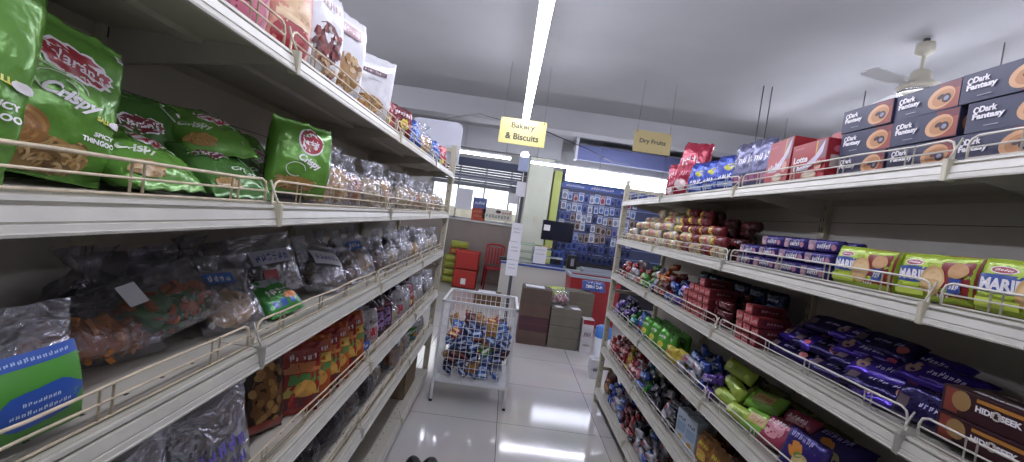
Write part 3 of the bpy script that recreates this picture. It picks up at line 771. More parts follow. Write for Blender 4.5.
w_, h_ = .17, .17
pouch('greenblue', .17, .17, .07, foil('#3f9a3a', .3, 0, .4), [d_rect(-.08, .02, .08, .045, BLU), d_rect(-.08, .115, .08, .165, ink('#aab4c0')), d_letters(0, .08, .12, .03, 5, WH, 17), d_ell(.03, .05, .03, .015, ORG)], 45, wr=.01)
place('lb_bluecorner', 'L', .085, 1.065, z, yaw=-25, lean=-48, scale=.95, label='clear bag with a blue corner print wedged beside the orange and green snack bag', group=TS)
place('b_brown', 'L', .13, 1.16, z, yaw=-15, lean=-25, label='brown snack bag behind the wedged blue-cornered bag', group=TS)
place('greenblue', 'L', .055, 1.24, z, yaw=-8, lean=-62, roll=-4, scale=.85, label='green packet lying flat behind the wire guard on the third left shelf', group=TS)
place('lb_white', 'L', .13, 1.36, z+.01, yaw=-35, lean=-28, roll=-10, label='clear bag with blue lettering and a red patch on the third left shelf', group=TS)
place('lb_blue', 'L', .08, 1.58, z, yaw=-30, lean=-42, roll=8, label='crinkled clear bag with pale label lying across the third shelf front', group=TS)
place('b_brown', 'L', .07, 1.80, z, yaw=-24, lean=-40, label='clear bag of brown pieces lying past the crinkled pale-label bag', group=TS)
place('lb_bluecorner', 'L', .09, 1.99, z, yaw=-25, lean=-30, roll=-8, label='blue-cornered clear tan bag farther along, past the brown pieces bag', group=TS)
for i, (y, k, ln) in enumerate(((2.18, 'b_brown', -20), (2.36, 'b_frost', -5), (2.54, 'b_frost2', -4), (2.73, 'b_frost', -6), (2.92, 'b_tan', -4), (3.10, 'b_frost2', -8), (3.29, 'b_frost', -4), (3.48, 'b_tan2', -6), (3.67, 'b_frost', -4))):
    place(k, 'L', .07, y, z, yaw=-15, lean=ln, scale=1.08, label='clear wrinkled bag, far half of the third left shelf, '+['next to the blue-cornered bag', 'second of its run', 'third of its run', 'fourth of its run', 'fifth of its run', 'sixth of its run', 'seventh of its run', 'eighth of its run', 'touching the end post'][i], group=TS)
for i, (y, k) in enumerate(((.88, 'b_dark2'), (1.04, 'b_dark'), (1.20, 'b_dark2'), (1.40, 'b_dark'), (1.60, 'b_dark2'), (1.78, 'b_ored'), (1.97, 'b_dark2'), (2.17, 'b_dark'), (2.37, 'b_dark2'), (2.58, 'b_dark'), (2.8, 'b_dark2'), (3.05, 'b_frost2'), (3.3, 'b_dark'), (3.55, 'b_frost2'))):
    place(k, 'L', .29 if i < 9 else .22, y, z, yaw=(-9, 6, -3, 8)[i % 4], lean=-5, scale=1.0, label='dark bag standing in the back row of the third left shelf', group='dark bags at the back of the third left shelf')
for i, y in enumerate((.98, 1.18, 1.38)):
    place('b_dark', 'L', .22, y, z, yaw=-6+6*i, lean=-42, label='dark bag slumped in front of the back row, third left shelf', group='slumped dark bags on the third left shelf')

# --- fourth left shelf
z = ZL[3]
lbag('silver', FILM_S, 'dark', [d_letters(.0, .06, .13, .03, 5, ink('#5a4fb0'), 21, .15), d_letters(.0, .105, .13, .03, 5, ink('#6a60c0'), 22, .15)], 61, .22, .25)
place('silver', 'L', .06, .99, z, yaw=-18, lean=-14, label='silvery clear bag with violet lettering at the bottom left of the view')
place('silver', 'L', .08, .76, z, yaw=-10, lean=-8, label='silvery clear bag just below the large green-labelled bag')
place('b_dark', 'L', .20, 1.0, z, lean=-4, scale=1.2, label='dark bag behind the silvery bag with violet lettering')
pouch('amber', .14, .27, .06, foil('#3d241c', .35, 0, .3), [d_ell(.0, .11, .055, .10, ink('#8a5a30'))]+nuts(0, .11, .11, .19, ('#a8763c', '#8a5a2c', '#c08f4c'), 8, 30)+[d_rect(-.06, .01, .06, .035, ink('#9a3a2a'))], 62)
def stripes(w, h, cols, seed):
    q = random.Random(seed); out = []
    zz = .02
    for c in cols:
        hh = (h-.04)/len(cols); out.append(d_rect(-w*.46, zz, w*.46, zz+hh*.9, ink(c), 6, 2)); zz += hh
    out.append(d_letters(0, h*.8, w*.7, h*.08, 5, WH, seed)); out.append(d_ell(.01, h*.35, w*.28, h*.12, ink('#c98f3a'))); return out
pouch('col_a', .14, .23, .05, foil('#a82a22', .3, .05, .45), stripes(.14, .23, ('#5d2428', '#b8a040', '#4f8a40', '#c0703a', '#962f2a'), 23), 63, wr=.009)
pouch('col_b', .14, .23, .05, foil('#c9581f', .3, .05, .45), stripes(.14, .23, ('#74242c', '#9a322c', '#48803f', '#c4a040', '#bc5636'), 24), 64, wr=.009)
place('amber', 'L', .10, 1.27, z, yaw=-20, lean=-14, roll=4, label='tall dark packet with an amber nut picture beside the silvery bag')
place('amber', 'L', .22, 1.22, z, yaw=-14, lean=-8, label='tall dark packet standing behind the amber nut packet')
CS = 'red, yellow and green packets on the fourth left shelf'
for i, y in enumerate((1.41, 1.505, 1.60, 1.695, 1.79, 1.88)):
    place('col_a' if i % 2 == 0 else 'col_b', 'L', .06, y, z, yaw=-38, lean=-12, roll=3-i, label=('red' if i % 2 == 0 else 'orange')+' striped packet in the colourful fourth-shelf file, '+('beside the amber nut packet', 'second in the file', 'third in the file', 'fourth in the file', 'fifth in the file', 'last in the file')[i], group=CS)
for i, y in enumerate((1.45, 1.6, 1.75, 1.92)):
    place('col_a', 'L', .22, y, z, yaw=-20, lean=-8, label='dark red packet behind the colourful file on the fourth left shelf', group='red packets behind the colourful file')
lbag('lb_blue2', FILM, 'dark', [d_rect(-.07, .02, .05, .06, ink('#2f62c8')), d_letters(-.01, .04, .1, .02, 5, WH, 25)], 65, .17, .22)
place('lb_blue2', 'L', .08, 2.0, z, yaw=-32, lean=-12, label='clear dark bag with a bright blue label strip on the fourth left shelf')
pouch('whitered', .13, .18, .05, foil('#c8c2c8', .3, 0, .4), [d_rect(-.05, .03, .05, .09, RED), d_letters(0, .12, .09, .025, 5, DRD, 26)], 66, wr=.009)
pouch('plum', .12, .20, .05, foil('#4a1f38', .3, .1, .4), [d_rect(-.03, .04, .03, .14, ink('#8a6aa8')), d_letters(0, .16, .08, .02, 5, PNK, 27)], 67, wr=.006)
seq = ['whitered', 'plum', 'plum', 'b_frost', 'whitered', 'b_frost2', 'redp', 'b_frost', 'b_frost2', 'b_dark', 'b_frost', 'b_frost2']
nm = {'whitered': 'white and red packet', 'plum': 'plum purple packet', 'b_frost': 'clear crinkled bag', 'b_frost2': 'silvery clear bag', 'redp': 'red packet', 'b_dark': 'dark clear bag'}
for i, k in enumerate(seq):
    place(k, 'L', .07, 2.15+i*.14, z, yaw=-25+(i*7) % 11, lean=-8, roll=(i*5) % 7-3, label='%s on the far half of the fourth left shelf, %s' % (nm[k], ('first along', 'second along', 'third along', 'fourth along', 'fifth along', 'sixth along', 'seventh along', 'eighth along', 'ninth along', 'tenth along', 'eleventh along', 'last along')[i]), group='packets on the far half of the fourth left shelf')
for i in range(8):
    place(('b_dark', 'plum', 'b_dark2')[i % 3], 'L', .22, 2.2+i*.2, z, lean=-4, label='dark packet in the back row of the fourth left shelf', group='back row of the fourth left shelf')

# --- fifth left shelf
z = ZL[4]
for i, (y, k) in enumerate(((1.30, 'b_dark'), (1.55, 'b_dark2'), (1.80, 'b_dark'), (2.02, 'b_brown'), (2.22, 'b_dark2'), (2.42, 'b_frost'))):
    place(k, 'L', .09, y, z, yaw=-20+i*3, lean=-8, scale=1.15, label='dark bag on the near half of the fifth left shelf, %s' % ['nearest the camera', 'second along', 'third along', 'fourth along', 'fifth along', 'beside the jar'][i], group='bags on the fifth left shelf')
j = tag(empty('snack_jar', (XL-.08, 2.72, z+.001)), 'clear plastic jar of brown snacks with a pale lid on the fifth left shelf', 'jar')
bm = bmesh.new(); lathe(bm, [(.05, 0), (.058, .01), (.06, .12), (.052, .15), (.045, .165)], 20); obj('jar_body', bm, FILM_W, j)
bm = bmesh.new(); lathe(bm, [(.048, .165), (.05, .168), (.05, .19), (.044, .194)], 20); obj('lid', bm, mat('lid_pale', '#c6cad6', .35), j)
me = bits_mesh('contents', .11, .12, .11, *snack('orange'), 60, .010, 71); link('contents', me, j, (0, 0, .003))
for i, (y, k) in enumerate(((2.92, 'b_tan'), (3.10, 'b_frost'), (3.27, 'greenblue'), (3.44, 'b_frost2'), (3.62, 'b_frost'))):
    place(k, 'L', .08, y, z, yaw=-20, lean=-8, label='%s past the jar on the fifth left shelf, %s' % ({'greenblue': 'green packet', 'b_tan': 'tan snack bag'}.get(k, 'clear bag'), ['first after the jar', 'second after the jar', 'third after the jar', 'fourth after the jar', 'at the end post'][i]), group='bags on the fifth left shelf')

# --- bottom left shelf: one open cardboard box
z = ZL[5]
bm = bmesh.new(); c = mat('cardboard', '#8d7a62', .8, var=.12, vscale=6)
box(bm, -.15, -.2, 0, -.145, .2, .27); box(bm, .145, -.2, 0, .15, .2, .27); box(bm, -.15, -.2, 0, .15, -.195, .27); box(bm, -.15, .195, 0, .15, .2, .27); box(bm, -.15, -.2, 0, .15, .2, .005)
tag(obj('cardboard_box', bm, c, None, (XL-.20, 3.38, z+.001)), 'open brown cardboard box alone on the bottom left shelf', 'cardboard box')

# ================================================================== goods on the right rack
ord_w = ['nearest the camera', 'second from the camera end', 'third from the camera end', 'fourth from the camera end', 'fifth from the camera end', 'sixth from the camera end', 'seventh from the camera end', 'eighth from the camera end']
# --- dark blue cookie cartons
def choc_carton():
    w_, h_, d_ = .185, .073, .06
    f = [d_rect(.035, .002, w_/2-.001, h_-.002, ink('#7a2f38')), d_rect(.05, .004, w_/2-.001, h_*.7, ink('#a0483a')),
         d_ell(.045, .034, .036, .027, ink('#d9a070'), .25, 22), d_ell(.050, .033, .029, .020, ink('#c08250'), .25, 20), d_ell(.06, .030, .012, .012, ink('#3a1f26'), .3, 12), d_ell(.045, .036, .010, .006, ink('#3a1f26'), .3, 12),
         d_ell(.060, .030, .007, .006, ink('#8a8aa8'), .3, 10), d_ell(-.071, .052, .007, .008, WH, 0, 14), d_ell(-.070, .052, .004, .005, ink('#2c2c4c'), 0, 12),
         d_text('Dark', -.046, .053, .036, .015, WH, bold=.05), d_text('Fantasy', -.044, .035, .066, .018, WH, bold=.05), d_rect(-.05, .012, -.02, .014, GREY)]
    t = [d_ell(.04, 0, .034, .02, ink('#c08250')), d_text('Dark Fantasy', -.04, 0, .07, .014, WH, bold=.05)]
    return carton_mesh('biscuit_carton', w_, h_, d_, ink('#363857'), f, t, [d_ell(0, .035, .02, .022, ink('#c08250'))], .001)
proto('dfbox', 'biscuit_carton', 'biscuit box', choc_carton())
z = ZR[0]; DG = 'dark blue cookie cartons on the top right shelf'
cols = [(1.335, 3, 0, .0), (1.150, 3, .004, .0), (.955, 3, -.012, .0), (.765, 3, 0, .0)]
cname = ['beside the red boxes', 'second from the red boxes', 'third from the red boxes', 'nearest the frame edge']
for ci, (y, n, off, _) in enumerate(cols):
    for k in range(n):
        place('dfbox', 'R', .075+.004*((k+ci) % 2), y+(off if k == 1 else -off*.5)+(.004 if k == 2 else 0), z+k*.0745, yaw=(k*3+ci*2) % 4-1.5,
              label='dark blue cookie carton, %s of three in the stack %s' % (('lowest', 'middle', 'topmost')[k], cname[ci]), group=DG)
        place('dfbox', 'R', .150, y+.01, z+k*.0745, label='dark cookie carton in the second row behind the front stacks', group='second row of dark cookie cartons')
for ci, y in enumerate((1.53, 1.72)):
    for k in range(3 if ci == 0 else 2):
        place('dfbox', 'R', .24, y, z+k*.0745, label='dark cookie carton stacked at the back behind the red boxes', group='dark cartons behind the red boxes')
# --- red boxes
def pie_box(w_, h_, d_, big):
    f = [d_rect(-w_/2+.002, h_*.60, w_/2-.002, h_-.002, ink('#a8202a')), d_rect(w_*.20, h_*.5, w_*.24, h_-.003, GOLD), d_rect(w_*.25, h_*.52, w_/2-.003, h_-.003, ink('#8d5a6a')),
         d_letters(-w_*.28, h_*.88, w_*.26, h_*.05, 7, PNK, 29), d_poly([(-w_*.40, h_*.30), (-w_*.05, h_*.42), (w_*.22, h_*.62), (w_*.44, h_*.97), (w_*.40, h_*.66), (w_*.22, h_*.42), (0, h_*.28)], ink('#cdbfd6')),]+([d_letters(-w_*.10, h_*.42, w_*.6, h_*.16, 6, WH, 28)] if big else [d_text('Lotte', -w_*.20, h_*.58, w_*.42, h_*.17, WH, bold=.04), d_text('Choco', -w_*.16, h_*.36, w_*.46, h_*.17, WH, bold=.04)])+[
         d_ell(w_*.10, h_*.13, w_*.22, h_*.12, ink('#b88a5e')), d_ell(w_*.10, h_*.16, w_*.2, h_*.08, ink('#d9c9b4')), d_ell(w_*.33, h_*.36, w_*.1, h_*.12, ink('#d09080'), 0, 18)]
    e = [d_rect(-d_*.3, h_*.3, d_*.2, h_*.6, ink('#c9b8b4')), d_ell(0, h_*.75, d_*.2, h_*.08, PNK)]
    return carton_mesh('biscuit_carton', w_, h_, d_, ink('#b02430'), f, [d_rect(-w_*.3, -d_*.2, w_*.2, d_*.2, ink('#c9b8b4'))], e, .0015)
proto('pie_big', 'biscuit_carton', 'biscuit box', pie_box(.195, .185, .08, True)); proto('pie_sm', 'biscuit_carton', 'biscuit box', pie_box(.20, .140, .07, False))
proto('pie_thin', 'biscuit_carton', 'biscuit box', pie_box(.12, .19, .06, True))
place('pie_sm', 'R', .06, 1.545, z, yaw=-4, label='red chocolate pie box beside the stacked dark blue cartons')
place('pie_big', 'R', .085, 1.755, z, yaw=-8, lean=-3, label='red chocolate pie box with a white sweep, standing taller')
for i, (dp, y) in enumerate(((.15, 1.52), (.15, 1.655), (.22, 1.60), (.16, 1.83), (.24, 1.78), (.30, 1.66))):
    place('pie_thin', 'R', dp, y, z, yaw=(-6, 5, 0, 4, -3, 2)[i], label='red carton standing behind the two front pie boxes', group='red cartons behind the pie boxes')
pouch('purplep', .12, .23, .07, foil('#6a6a90', .28, .3, .5), [d_letters(0, .14, .1, .04, 4, WH, 31), d_rect(-.05, .03, .05, .06, ink('#a05a80'))], 81, wr=.009)
pouch('bluesh', .15, .19, .07, foil('#2c46b0', .25, .25, .55), [d_ell(.01, .12, .03, .02, YEL), d_letters(0, .07, .1, .03, 4, WH, 32), d_rect(-.05, .02, .05, .045, ink('#9fb4e0'))], 82, wr=.011)
pouch('redtall', .18, .29, .07, foil('#b02040', .28, .15, .5), [d_letters(.0, .19, .12, .05, 4, WH, 33, .2), d_letters(.0, .12, .1, .03, 5, ink('#e0a0b0'), 34, .2), d_ell(-.03, .05, .04, .03, ink('#d8c0c0'))], 83, wr=.011)
PB = 'shiny packets on the top right shelf'
for i, y in enumerate((1.92, 2.05)): place('purplep', 'R', .08, y, z, yaw=20, lean=-4, roll=-3, label='purple grey shiny packet on the top right shelf, '+('next to the red boxes' if i == 0 else 'next to the blue packets'), group=PB)
for i, y in enumerate((2.17, 2.28, 2.40, 2.52)): place('bluesh', 'R', .075, y, z, yaw=28, lean=-6, roll=(-3, 4, -5, 3)[i], label='shiny blue packet standing on the top right shelf, '+('nearest the purple packets', 'second from the purple packets', 'third from the purple packets', 'beside the tall red pouch')[i], group=PB)
place('bluesh', 'R', .20, 2.2, z, label='blue packet in the row behind the front blue packets', group='second row blue packets')
place('bluesh', 'R', .20, 2.45, z, label='blue packet in the row behind the front blue packets', group='second row blue packets')
place('redtall', 'R', .08, 2.74, z, yaw=28, lean=-4, roll=8, scale=1.15, label='tall shiny red pouch leaning at the far part of the top right shelf', group=PB)
place('redtall', 'R', .085, 2.93, z, yaw=24, lean=-6, roll=-5, scale=.82, label='smaller red and white pouch beyond the tall red one', group=PB)

# --- second right shelf
z = ZR[1]
w_, h_ = .205, .118
def marie():
    f = [d_rect(-w_/2+.004, .002, .025, h_-.002, ink('#b3cc2e'), 8, 6), d_rect(.022, .002, w_/2-.004, h_-.002, ink('#8f1f24'), 8, 6),
         d_rect(-w_/2+.006, .042, .002, .082, ink('#2f4fa6'), 8, 4), d_text('MARIE', -.050, .061, .082, .026, WH, bold=.05),
         d_ell(-.050, .092, .026, .0085, WH, n=18), d_ell(-.050, .092, .023, .0065, RED, n=18), d_letters(-.05, .092, .032, .005, 6, WH, 35),
         d_ell(.008, .052, .030, .036, ink('#d2a566'), n=22), d_ell(.008, .052, .024, .030, ink('#dcb57a'), n=22), d_letters(.008, .052, .03, .006, 5, ink('#b88746'), 36),
         d_ell(.065, .080, .022, .018, ink('#c8935a'), n=18), d_rect(.050, .028, .078, .062, ink('#2f4fa6'), 3, 3), d_letters(.064, .045, .022, .02, 3, WH, 37), d_letters(.04, .02, .03, .01, 4, WH, 38),
         d_rect(-w_/2+.012, .012, -.01, .03, ink('#c8dc4a'), 4, 2)]
    return pack_mesh('biscuit_packet', w_, h_, .055, foil('#a5bf2a', .3, 0, .3), f, px=5, pz=3.4, fin=.03, wr=.004, seed=91, nu=26, nv=18, pinch=.01)
proto('marie', 'biscuit_packet', 'biscuit packet', marie())
MG = 'yellow green biscuit packets on the second right shelf'
for i, y in enumerate((1.250, 1.055, .858, .66)):
    place('marie', 'R', .05, y, z, yaw=(2, -2, 3, 0)[i], lean=-4, roll=(1, -1, 1, 0)[i], label='yellow green and red round-biscuit packet, %s' % ('beside the purple packets', 'second from the purple packets', 'third from the purple packets', 'touching the frame edge')[i], group=MG)
w2, h2 = .135, .045
purp = pack_mesh('biscuit_packet', w2, h2, .05, foil('#3a2f86', .3, .15, .4), [d_rect(-.055, .006, -.022, .039, ink('#8a6a80')), d_letters(.012, .022, .058, .018, 6, WH, 30), d_ell(-.04, .016, .012, .010, ink('#c9a0a8')), d_ell(.052, .02, .009, .010, ink('#b87890'))], px=7, pz=4, fin=.05, wr=.002, seed=92, nu=16, nv=8, pinch=0)
proto('purpbar', 'biscuit_packet', 'biscuit packet', purp)
dkrow = pack_mesh('biscuit_packet', .14, .10, .05, foil('#1c1a2c', .3, .1, .5), [d_letters(0, .05, .09, .02, 5, ink('#4a4a70'), 40)], px=5, pz=3, fin=.05, wr=.004, seed=93, nu=12, nv=10)
proto('darkpk', 'biscuit_packet', 'biscuit packet', dkrow)
for c, y in enumerate((1.44, 1.58, 1.72, 1.86)):
    n = (3, 3, 3, 2)[c]
    for k in range(n):
        place('purpbar', 'R', .05+.012*k, y+.003*k, z+k*.0455, yaw=((k+c) % 3-1)*4, label='purple biscuit bar in stack %s, %s layer' % (('beside the yellow green packets', 'second from the yellow green packets', 'third from the yellow green packets', 'beside the red and yellow rolls')[c], ('bottom', 'middle', 'top')[k]), group='purple biscuit bars on the second right shelf')
        place('purpbar', 'R', .135, y, z+k*.0455, label='purple biscuit bar in the row behind the front stacks', group='rear row of purple biscuit bars')
for y in (.78, .95, 1.12, 1.29, 1.46): place('darkpk', 'R', .14, y, z, lean=-3, label='dark packet behind the front row of the second right shelf', group='dark packets behind the second shelf front row')
# pyramid of rolls
def roll(key, body, c1, c2, seed, w=.12, r=.056):
    proto(key, 'biscuit_roll', 'biscuit roll', pack_mesh('biscuit_roll', w, r, r, foil(body, .32, 0, .35), [d_rect(-w*.42, .006, -w*.12, r-.006, ink(c1), 4, 4), d_rect(w*.2, .008, w*.42, r-.008, ink(c2), 3, 4), d_letters(.0, r/2, w*.5, r*.3, 5, ink('#a02a30'), seed)], px=9, pz=2, fin=.07, wr=.0025, seed=seed, nu=14, nv=9, pinch=0))
roll('roll_y', '#d2c9a0', '#d9b830', '#b8343a', 101); roll('roll_w', '#d4cdc4', '#c9544a', '#e0c44a', 102); roll('roll_r', '#8f2a30', '#d9c030', '#5a1f24', 103); roll('roll_m', '#4e1c20', '#7a2a2e', '#3a1418', 104)
q = random.Random(11)
for c in range(13):
    y = 3.70-c*.131
    layers = (2, 3, 4, 4, 5, 5, 4, 4, 5, 5, 4, 3, 2)[c]
    for k in range(layers):
        ky = ('roll_w', 'roll_y')[(c+k) % 2] if c < 8 else ('roll_r' if k > 1 else ('roll_y', 'roll_r')[(c+k) % 2])
        nm = {'roll_w': 'cream and red', 'roll_y': 'cream and yellow', 'roll_r': 'dark red and yellow'}[ky]
        place(ky, 'R', .045+.020*k, y+(k % 2)*.03+q.uniform(-.008, .008), z+k*.047, yaw=q.uniform(-9, 9), roll=q.uniform(-4, 4), label=nm+' biscuit roll piled on the far half of the second right shelf', group=nm+' biscuit rolls in the second shelf pile')
        if k < layers-0 and c > 1:
            place('roll_m' if c > 6 else ky, 'R', .125+.015*k, y+q.uniform(-.01, .01), z+k*.047, yaw=q.uniform(-6, 6), label=('maroon' if c > 6 else nm)+' biscuit roll in the rear rows of the second right shelf', group=('maroon' if c > 6 else nm)+' rolls in the rear rows')
for c in range(6):
    for k in range(4): place('roll_m', 'R', .21, 2.95-c*.15, z+k*.047, yaw=q.uniform(-4, 4), label='maroon biscuit roll stacked deep at the back of the second right shelf', group='deep maroon rolls')

# --- third right shelf
z = ZR[2]
def bar(key, w, h, d, body, dec, seed, px=7, pz=3.5, metal=.15, wr=.003):
    proto(key, 'biscuit_packet', 'biscuit packet', pack_mesh('biscuit_packet', w, h, d, foil(body, .26, metal, .45), dec, px=px, pz=pz, fin=.06, wr=wr, seed=seed, nu=14, nv=9, pinch=0))
# flat purple chocolate-biscuit slabs, lying with their face up
slab = [d_ell(-.062, .04, .018, .022, ink('#9a7a60'), 0, 14), d_letters(.015, .045, .09, .018, 7, ink('#c9c4e6'), 44), d_rect(-.03, .012, .07, .018, ink('#7a6ad0')), d_ell(.075, .025, .012, .01, ink('#c84a6a'))]
bar('slab_p', .20, .085, .034, '#4a30b4', slab, 111, 6, 3, .5, .006)
slab2 = [d_rect(-.085, .02, -.055, .05, ink('#5a4650'), 4, 4), d_letters(.015, .045, .09, .016, 7, ink('#b4aede'), 45), d_ell(.07, .03, .016, .014, ink('#a04a4a'))]
bar('slab_d', .20, .085, .034, '#241a58', slab2, 112, 6, 3, .5, .006)
q = random.Random(21); SG = 'purple chocolate biscuit slabs on the third right shelf'
layout = [(1.58, 3, -58), (1.49, 4, -56), (1.39, 4, -60), (1.29, 4, -58), (1.19, 4, -54), (1.10, 3, -56), (1.02, 3, -56)]
for c, (y, n, ln) in enumerate(layout):
    for k in range(n):
        place('slab_p' if (c+k) % 2 else 'slab_d', 'R', .07+.03*k, y+q.uniform(-.015, .015), z+k*.032, yaw=q.uniform(-12, 16), lean=ln+q.uniform(-5, 5), label=('bright' if (c+k) % 2 else 'dark')+' purple slab packet in the sloping pile on the third right shelf', group=('bright' if (c+k) % 2 else 'dark')+' purple slabs')
    place('slab_d', 'R', .19, y, z+.0, yaw=q.uniform(-5, 5), lean=-20, label='dark purple slab packet standing behind the sloping pile', group='rear dark purple slabs')
# brown cartons with slanting stack
hs = [d_rect(-.085, .004, -.055, .056, ink('#8a3a2c'), 2, 2), d_ell(-.05, .035, .020, .022, ink('#a07a48'), 0, 14), d_text('HIDE&SEEK', .022, .032, .085, .013, WH, bold=.05), d_rect(-.02, .045, .08, .053, ink('#b8772c')), d_ell(.02, .032, .010, .010, ink('#c9c0b8'), n=12), d_text('&', .02, .032, .01, .012, ink('#3a1a20'), bold=.06)]
def hs_box(): return carton_mesh('biscuit_carton', .185, .060, .055, ink('#3a1a22'), hs, [d_text('HIDE&SEEK', 0, 0, .1, .016, WH, bold=.05), d_rect(-.06, .015, .06, .021, ink('#b8772c'))], [d_ell(0, .03, .015, .015, ink('#a07a48'))], .002)
proto('hsbox', 'biscuit_carton', 'biscuit box', hs_box())
for c, (y, n) in enumerate(((.875, 2), (.685, 3))):
    for k in range(n):
        place('hsbox', 'R', .06+.008*k, y+.006*k, z+k*.0615, yaw=2-2*k, label='dark brown cookie carton, %s layer of the stack %s' % (('bottom', 'second', 'top')[k], ('beside the purple slabs', 'at the frame corner')[c]), group='dark brown cookie cartons on the third right shelf')
        place('hsbox', 'R', .13, y, z+k*.0615, label='dark brown cookie carton in the second row', group='second row brown cookie cartons')
place('slab_d', 'R', .05, 1.0, z, yaw=0, lean=-20, label='dark purple slab packet upright beside the brown cartons')
# short red-brown bars stacked end-on
bar('end_pink', .13, .040, .045, '#5c1a22', [d_rect(-.064, .003, -.045, .037, ink('#c8707a'), 2, 3), d_letters(.01, .02, .06, .014, 5, ink('#b8848a'), 46)], 113)
proto('pinkend', 'wafer_packet', 'biscuit packet', carton_mesh('biscuit_packet', .052, .040, .14, ink('#6a1c24'), [d_rect(-.024, .003, .024, .037, ink('#b83a40')), d_letters(0, .02, .04, .018, 4, ink('#e6b8bc'), 47), d_rect(-.024, .003, -.014, .037, ink('#d87a70'))], [d_rect(-.015, -.06, .015, .06, ink('#8a3038'))], [d_rect(-.05, .01, .05, .03, ink('#4a141c')), d_letters(0, .02, .07, .012, 5, ink('#c08a90'), 48)], .004))
PG = 'red biscuit packets stacked end-on, third right shelf'
for c, y in enumerate((2.36, 2.30, 2.24, 2.18, 2.12, 1.80, 1.745, 1.69)):
    n = (3, 4, 4, 5, 4, 3, 4, 3)[c]
    for k in range(n):
        place('pinkend', 'R', .08+(.012 if k % 2 else 0), y, z+k*.0408, yaw=q.uniform(-3, 3), label='red and pink packet end-on in the %s block of the third right shelf' % ('farther' if c < 5 else 'nearer'), group=PG+(' far' if c < 5 else ' near'))
for c in range(4): 
    for k in range(3): place('end_pink', 'R', .07, 2.04-.0*c-(c*.14 if c < 1 else .14)*0-(0 if c == 0 else 0)+.0, z+k*.041, yaw=2, label='maroon bar packet lying lengthwise between the end-on blocks', group='lengthwise maroon bars') if c == 0 else None
for c in range(2):
    for k in range(4): place('end_pink', 'R', .21, 2.3-c*.16, z+k*.041, label='maroon bar packet at the back behind the end-on block', group='rear maroon bars')
bar('navy', .13, .10, .05, '#1a2550', [d_letters(0, .06, .08, .02, 5, ink('#9aa8d0'), 49), d_rect(-.04, .02, .04, .035, ink('#5a80c0'))], 114, 5, 3)
for i, y in enumerate((2.0, 2.15, 2.3, 2.45, 2.6, 2.75)):
    place('navy', 'R', .31, y, z, lean=-3, label='dark navy packet along the back of the third right shelf', group='navy packets on the third shelf back')
    place('navy', 'R', .31, y+.02, z+.1, lean=-3, label='dark navy packet along the back of the third right shelf', group='navy packets on the third shelf back')
def mini(key, body, c1, c2, seed, w=.085, h=.045):
    proto(key, 'candy_packet', 'sweet packet', pack_mesh('candy_packet', w, h, .035, foil(body, .26, .2, .5), [d_rect(-w*.4, h*.15, -w*.05, h*.85, ink(c1), 3, 3), d_letters(w*.1, h*.5, w*.5, h*.35, 4, ink(c2), seed)], px=5, pz=2.6, fin=.08, wr=.004, seed=seed, nu=10, nv=7, pinch=0))
COLN = {'red': ('#b03038', '#d8b0a8', '#eadcdc'), 'blue': ('#2f4fb0', '#8fb0e0', '#e6e8f4'), 'green': ('#3f9a3c', '#c8dc7a', '#eef0e4'), 'white': ('#c8c6d0', '#a03a48', '#4a4a70'), 'pink': ('#c8687c', '#eac4c8', '#f0e6ea'),
        'purple': ('#5a3a9a', '#a88ad0', '#e6e0f0'), 'yellow': ('#d2b838', '#b04a30', '#5a2a20'), 'black': ('#1e1c26', '#5a5a78', '#c8c8d8'), 'maroon': ('#5a1a24', '#a8505a', '#d8a8ac'), 'teal': ('#2f8a9a', '#a8dce0', '#eef4f4'), 'orange': ('#b8582c', '#d8a050', '#f0e0d0')}
for i, (nme, (b_, c1, c2)) in enumerate(COLN.items()): mini('m_'+nme, b_, c1, c2, 120+i)
def heap(shelf, y0, y1, names, layers, seed, rows=2, step=.088, lh=.036, d0=.04, where='', scale=1.):
    q = random.Random(seed); n = int(round(abs(y1-y0)/step)); Z = ZR[shelf]
    for c in range(n):
        y = y0+(y1-y0)*(c+.5)/n
        for r in range(rows):
            L = layers+(1 if r else 0)-(1 if q.random() < .3 else 0)
            if r > 1: L = layers
            for k in range(L):
                if r == 1 and k < L-2: continue      # hidden inside the heap
                nme = names[min(len(names)-1, int(len(names)*(c+q.uniform(-.3, .3))/n) % len(names))]
                place('m_'+nme, 'R', d0+r*.062+k*.008, y+q.uniform(-.008, .008), Z+k*lh, yaw=q.uniform(-22, 22), lean=q.uniform(-35, 5), roll=q.uniform(-14, 14), scale=scale,
                      label='small %s packet heaped on the %s right shelf %s' % (nme, ORD[shelf], where), group='small %s packets, %s right shelf %s' % (nme, ORD[shelf], where))
heap(2, 3.75, 3.20, ['red', 'white', 'red'], 3, 31, where='by the end post')
heap(2, 3.20, 2.90, ['green', 'white', 'blue'], 3, 32, where='past the end post packets')
heap(2, 2.90, 2.66, ['orange', 'red', 'maroon'], 4, 33, where='in the middle')
heap(2, 2.66, 2.40, ['blue', 'purple', 'white'], 3, 34, where='beside the end-on block')
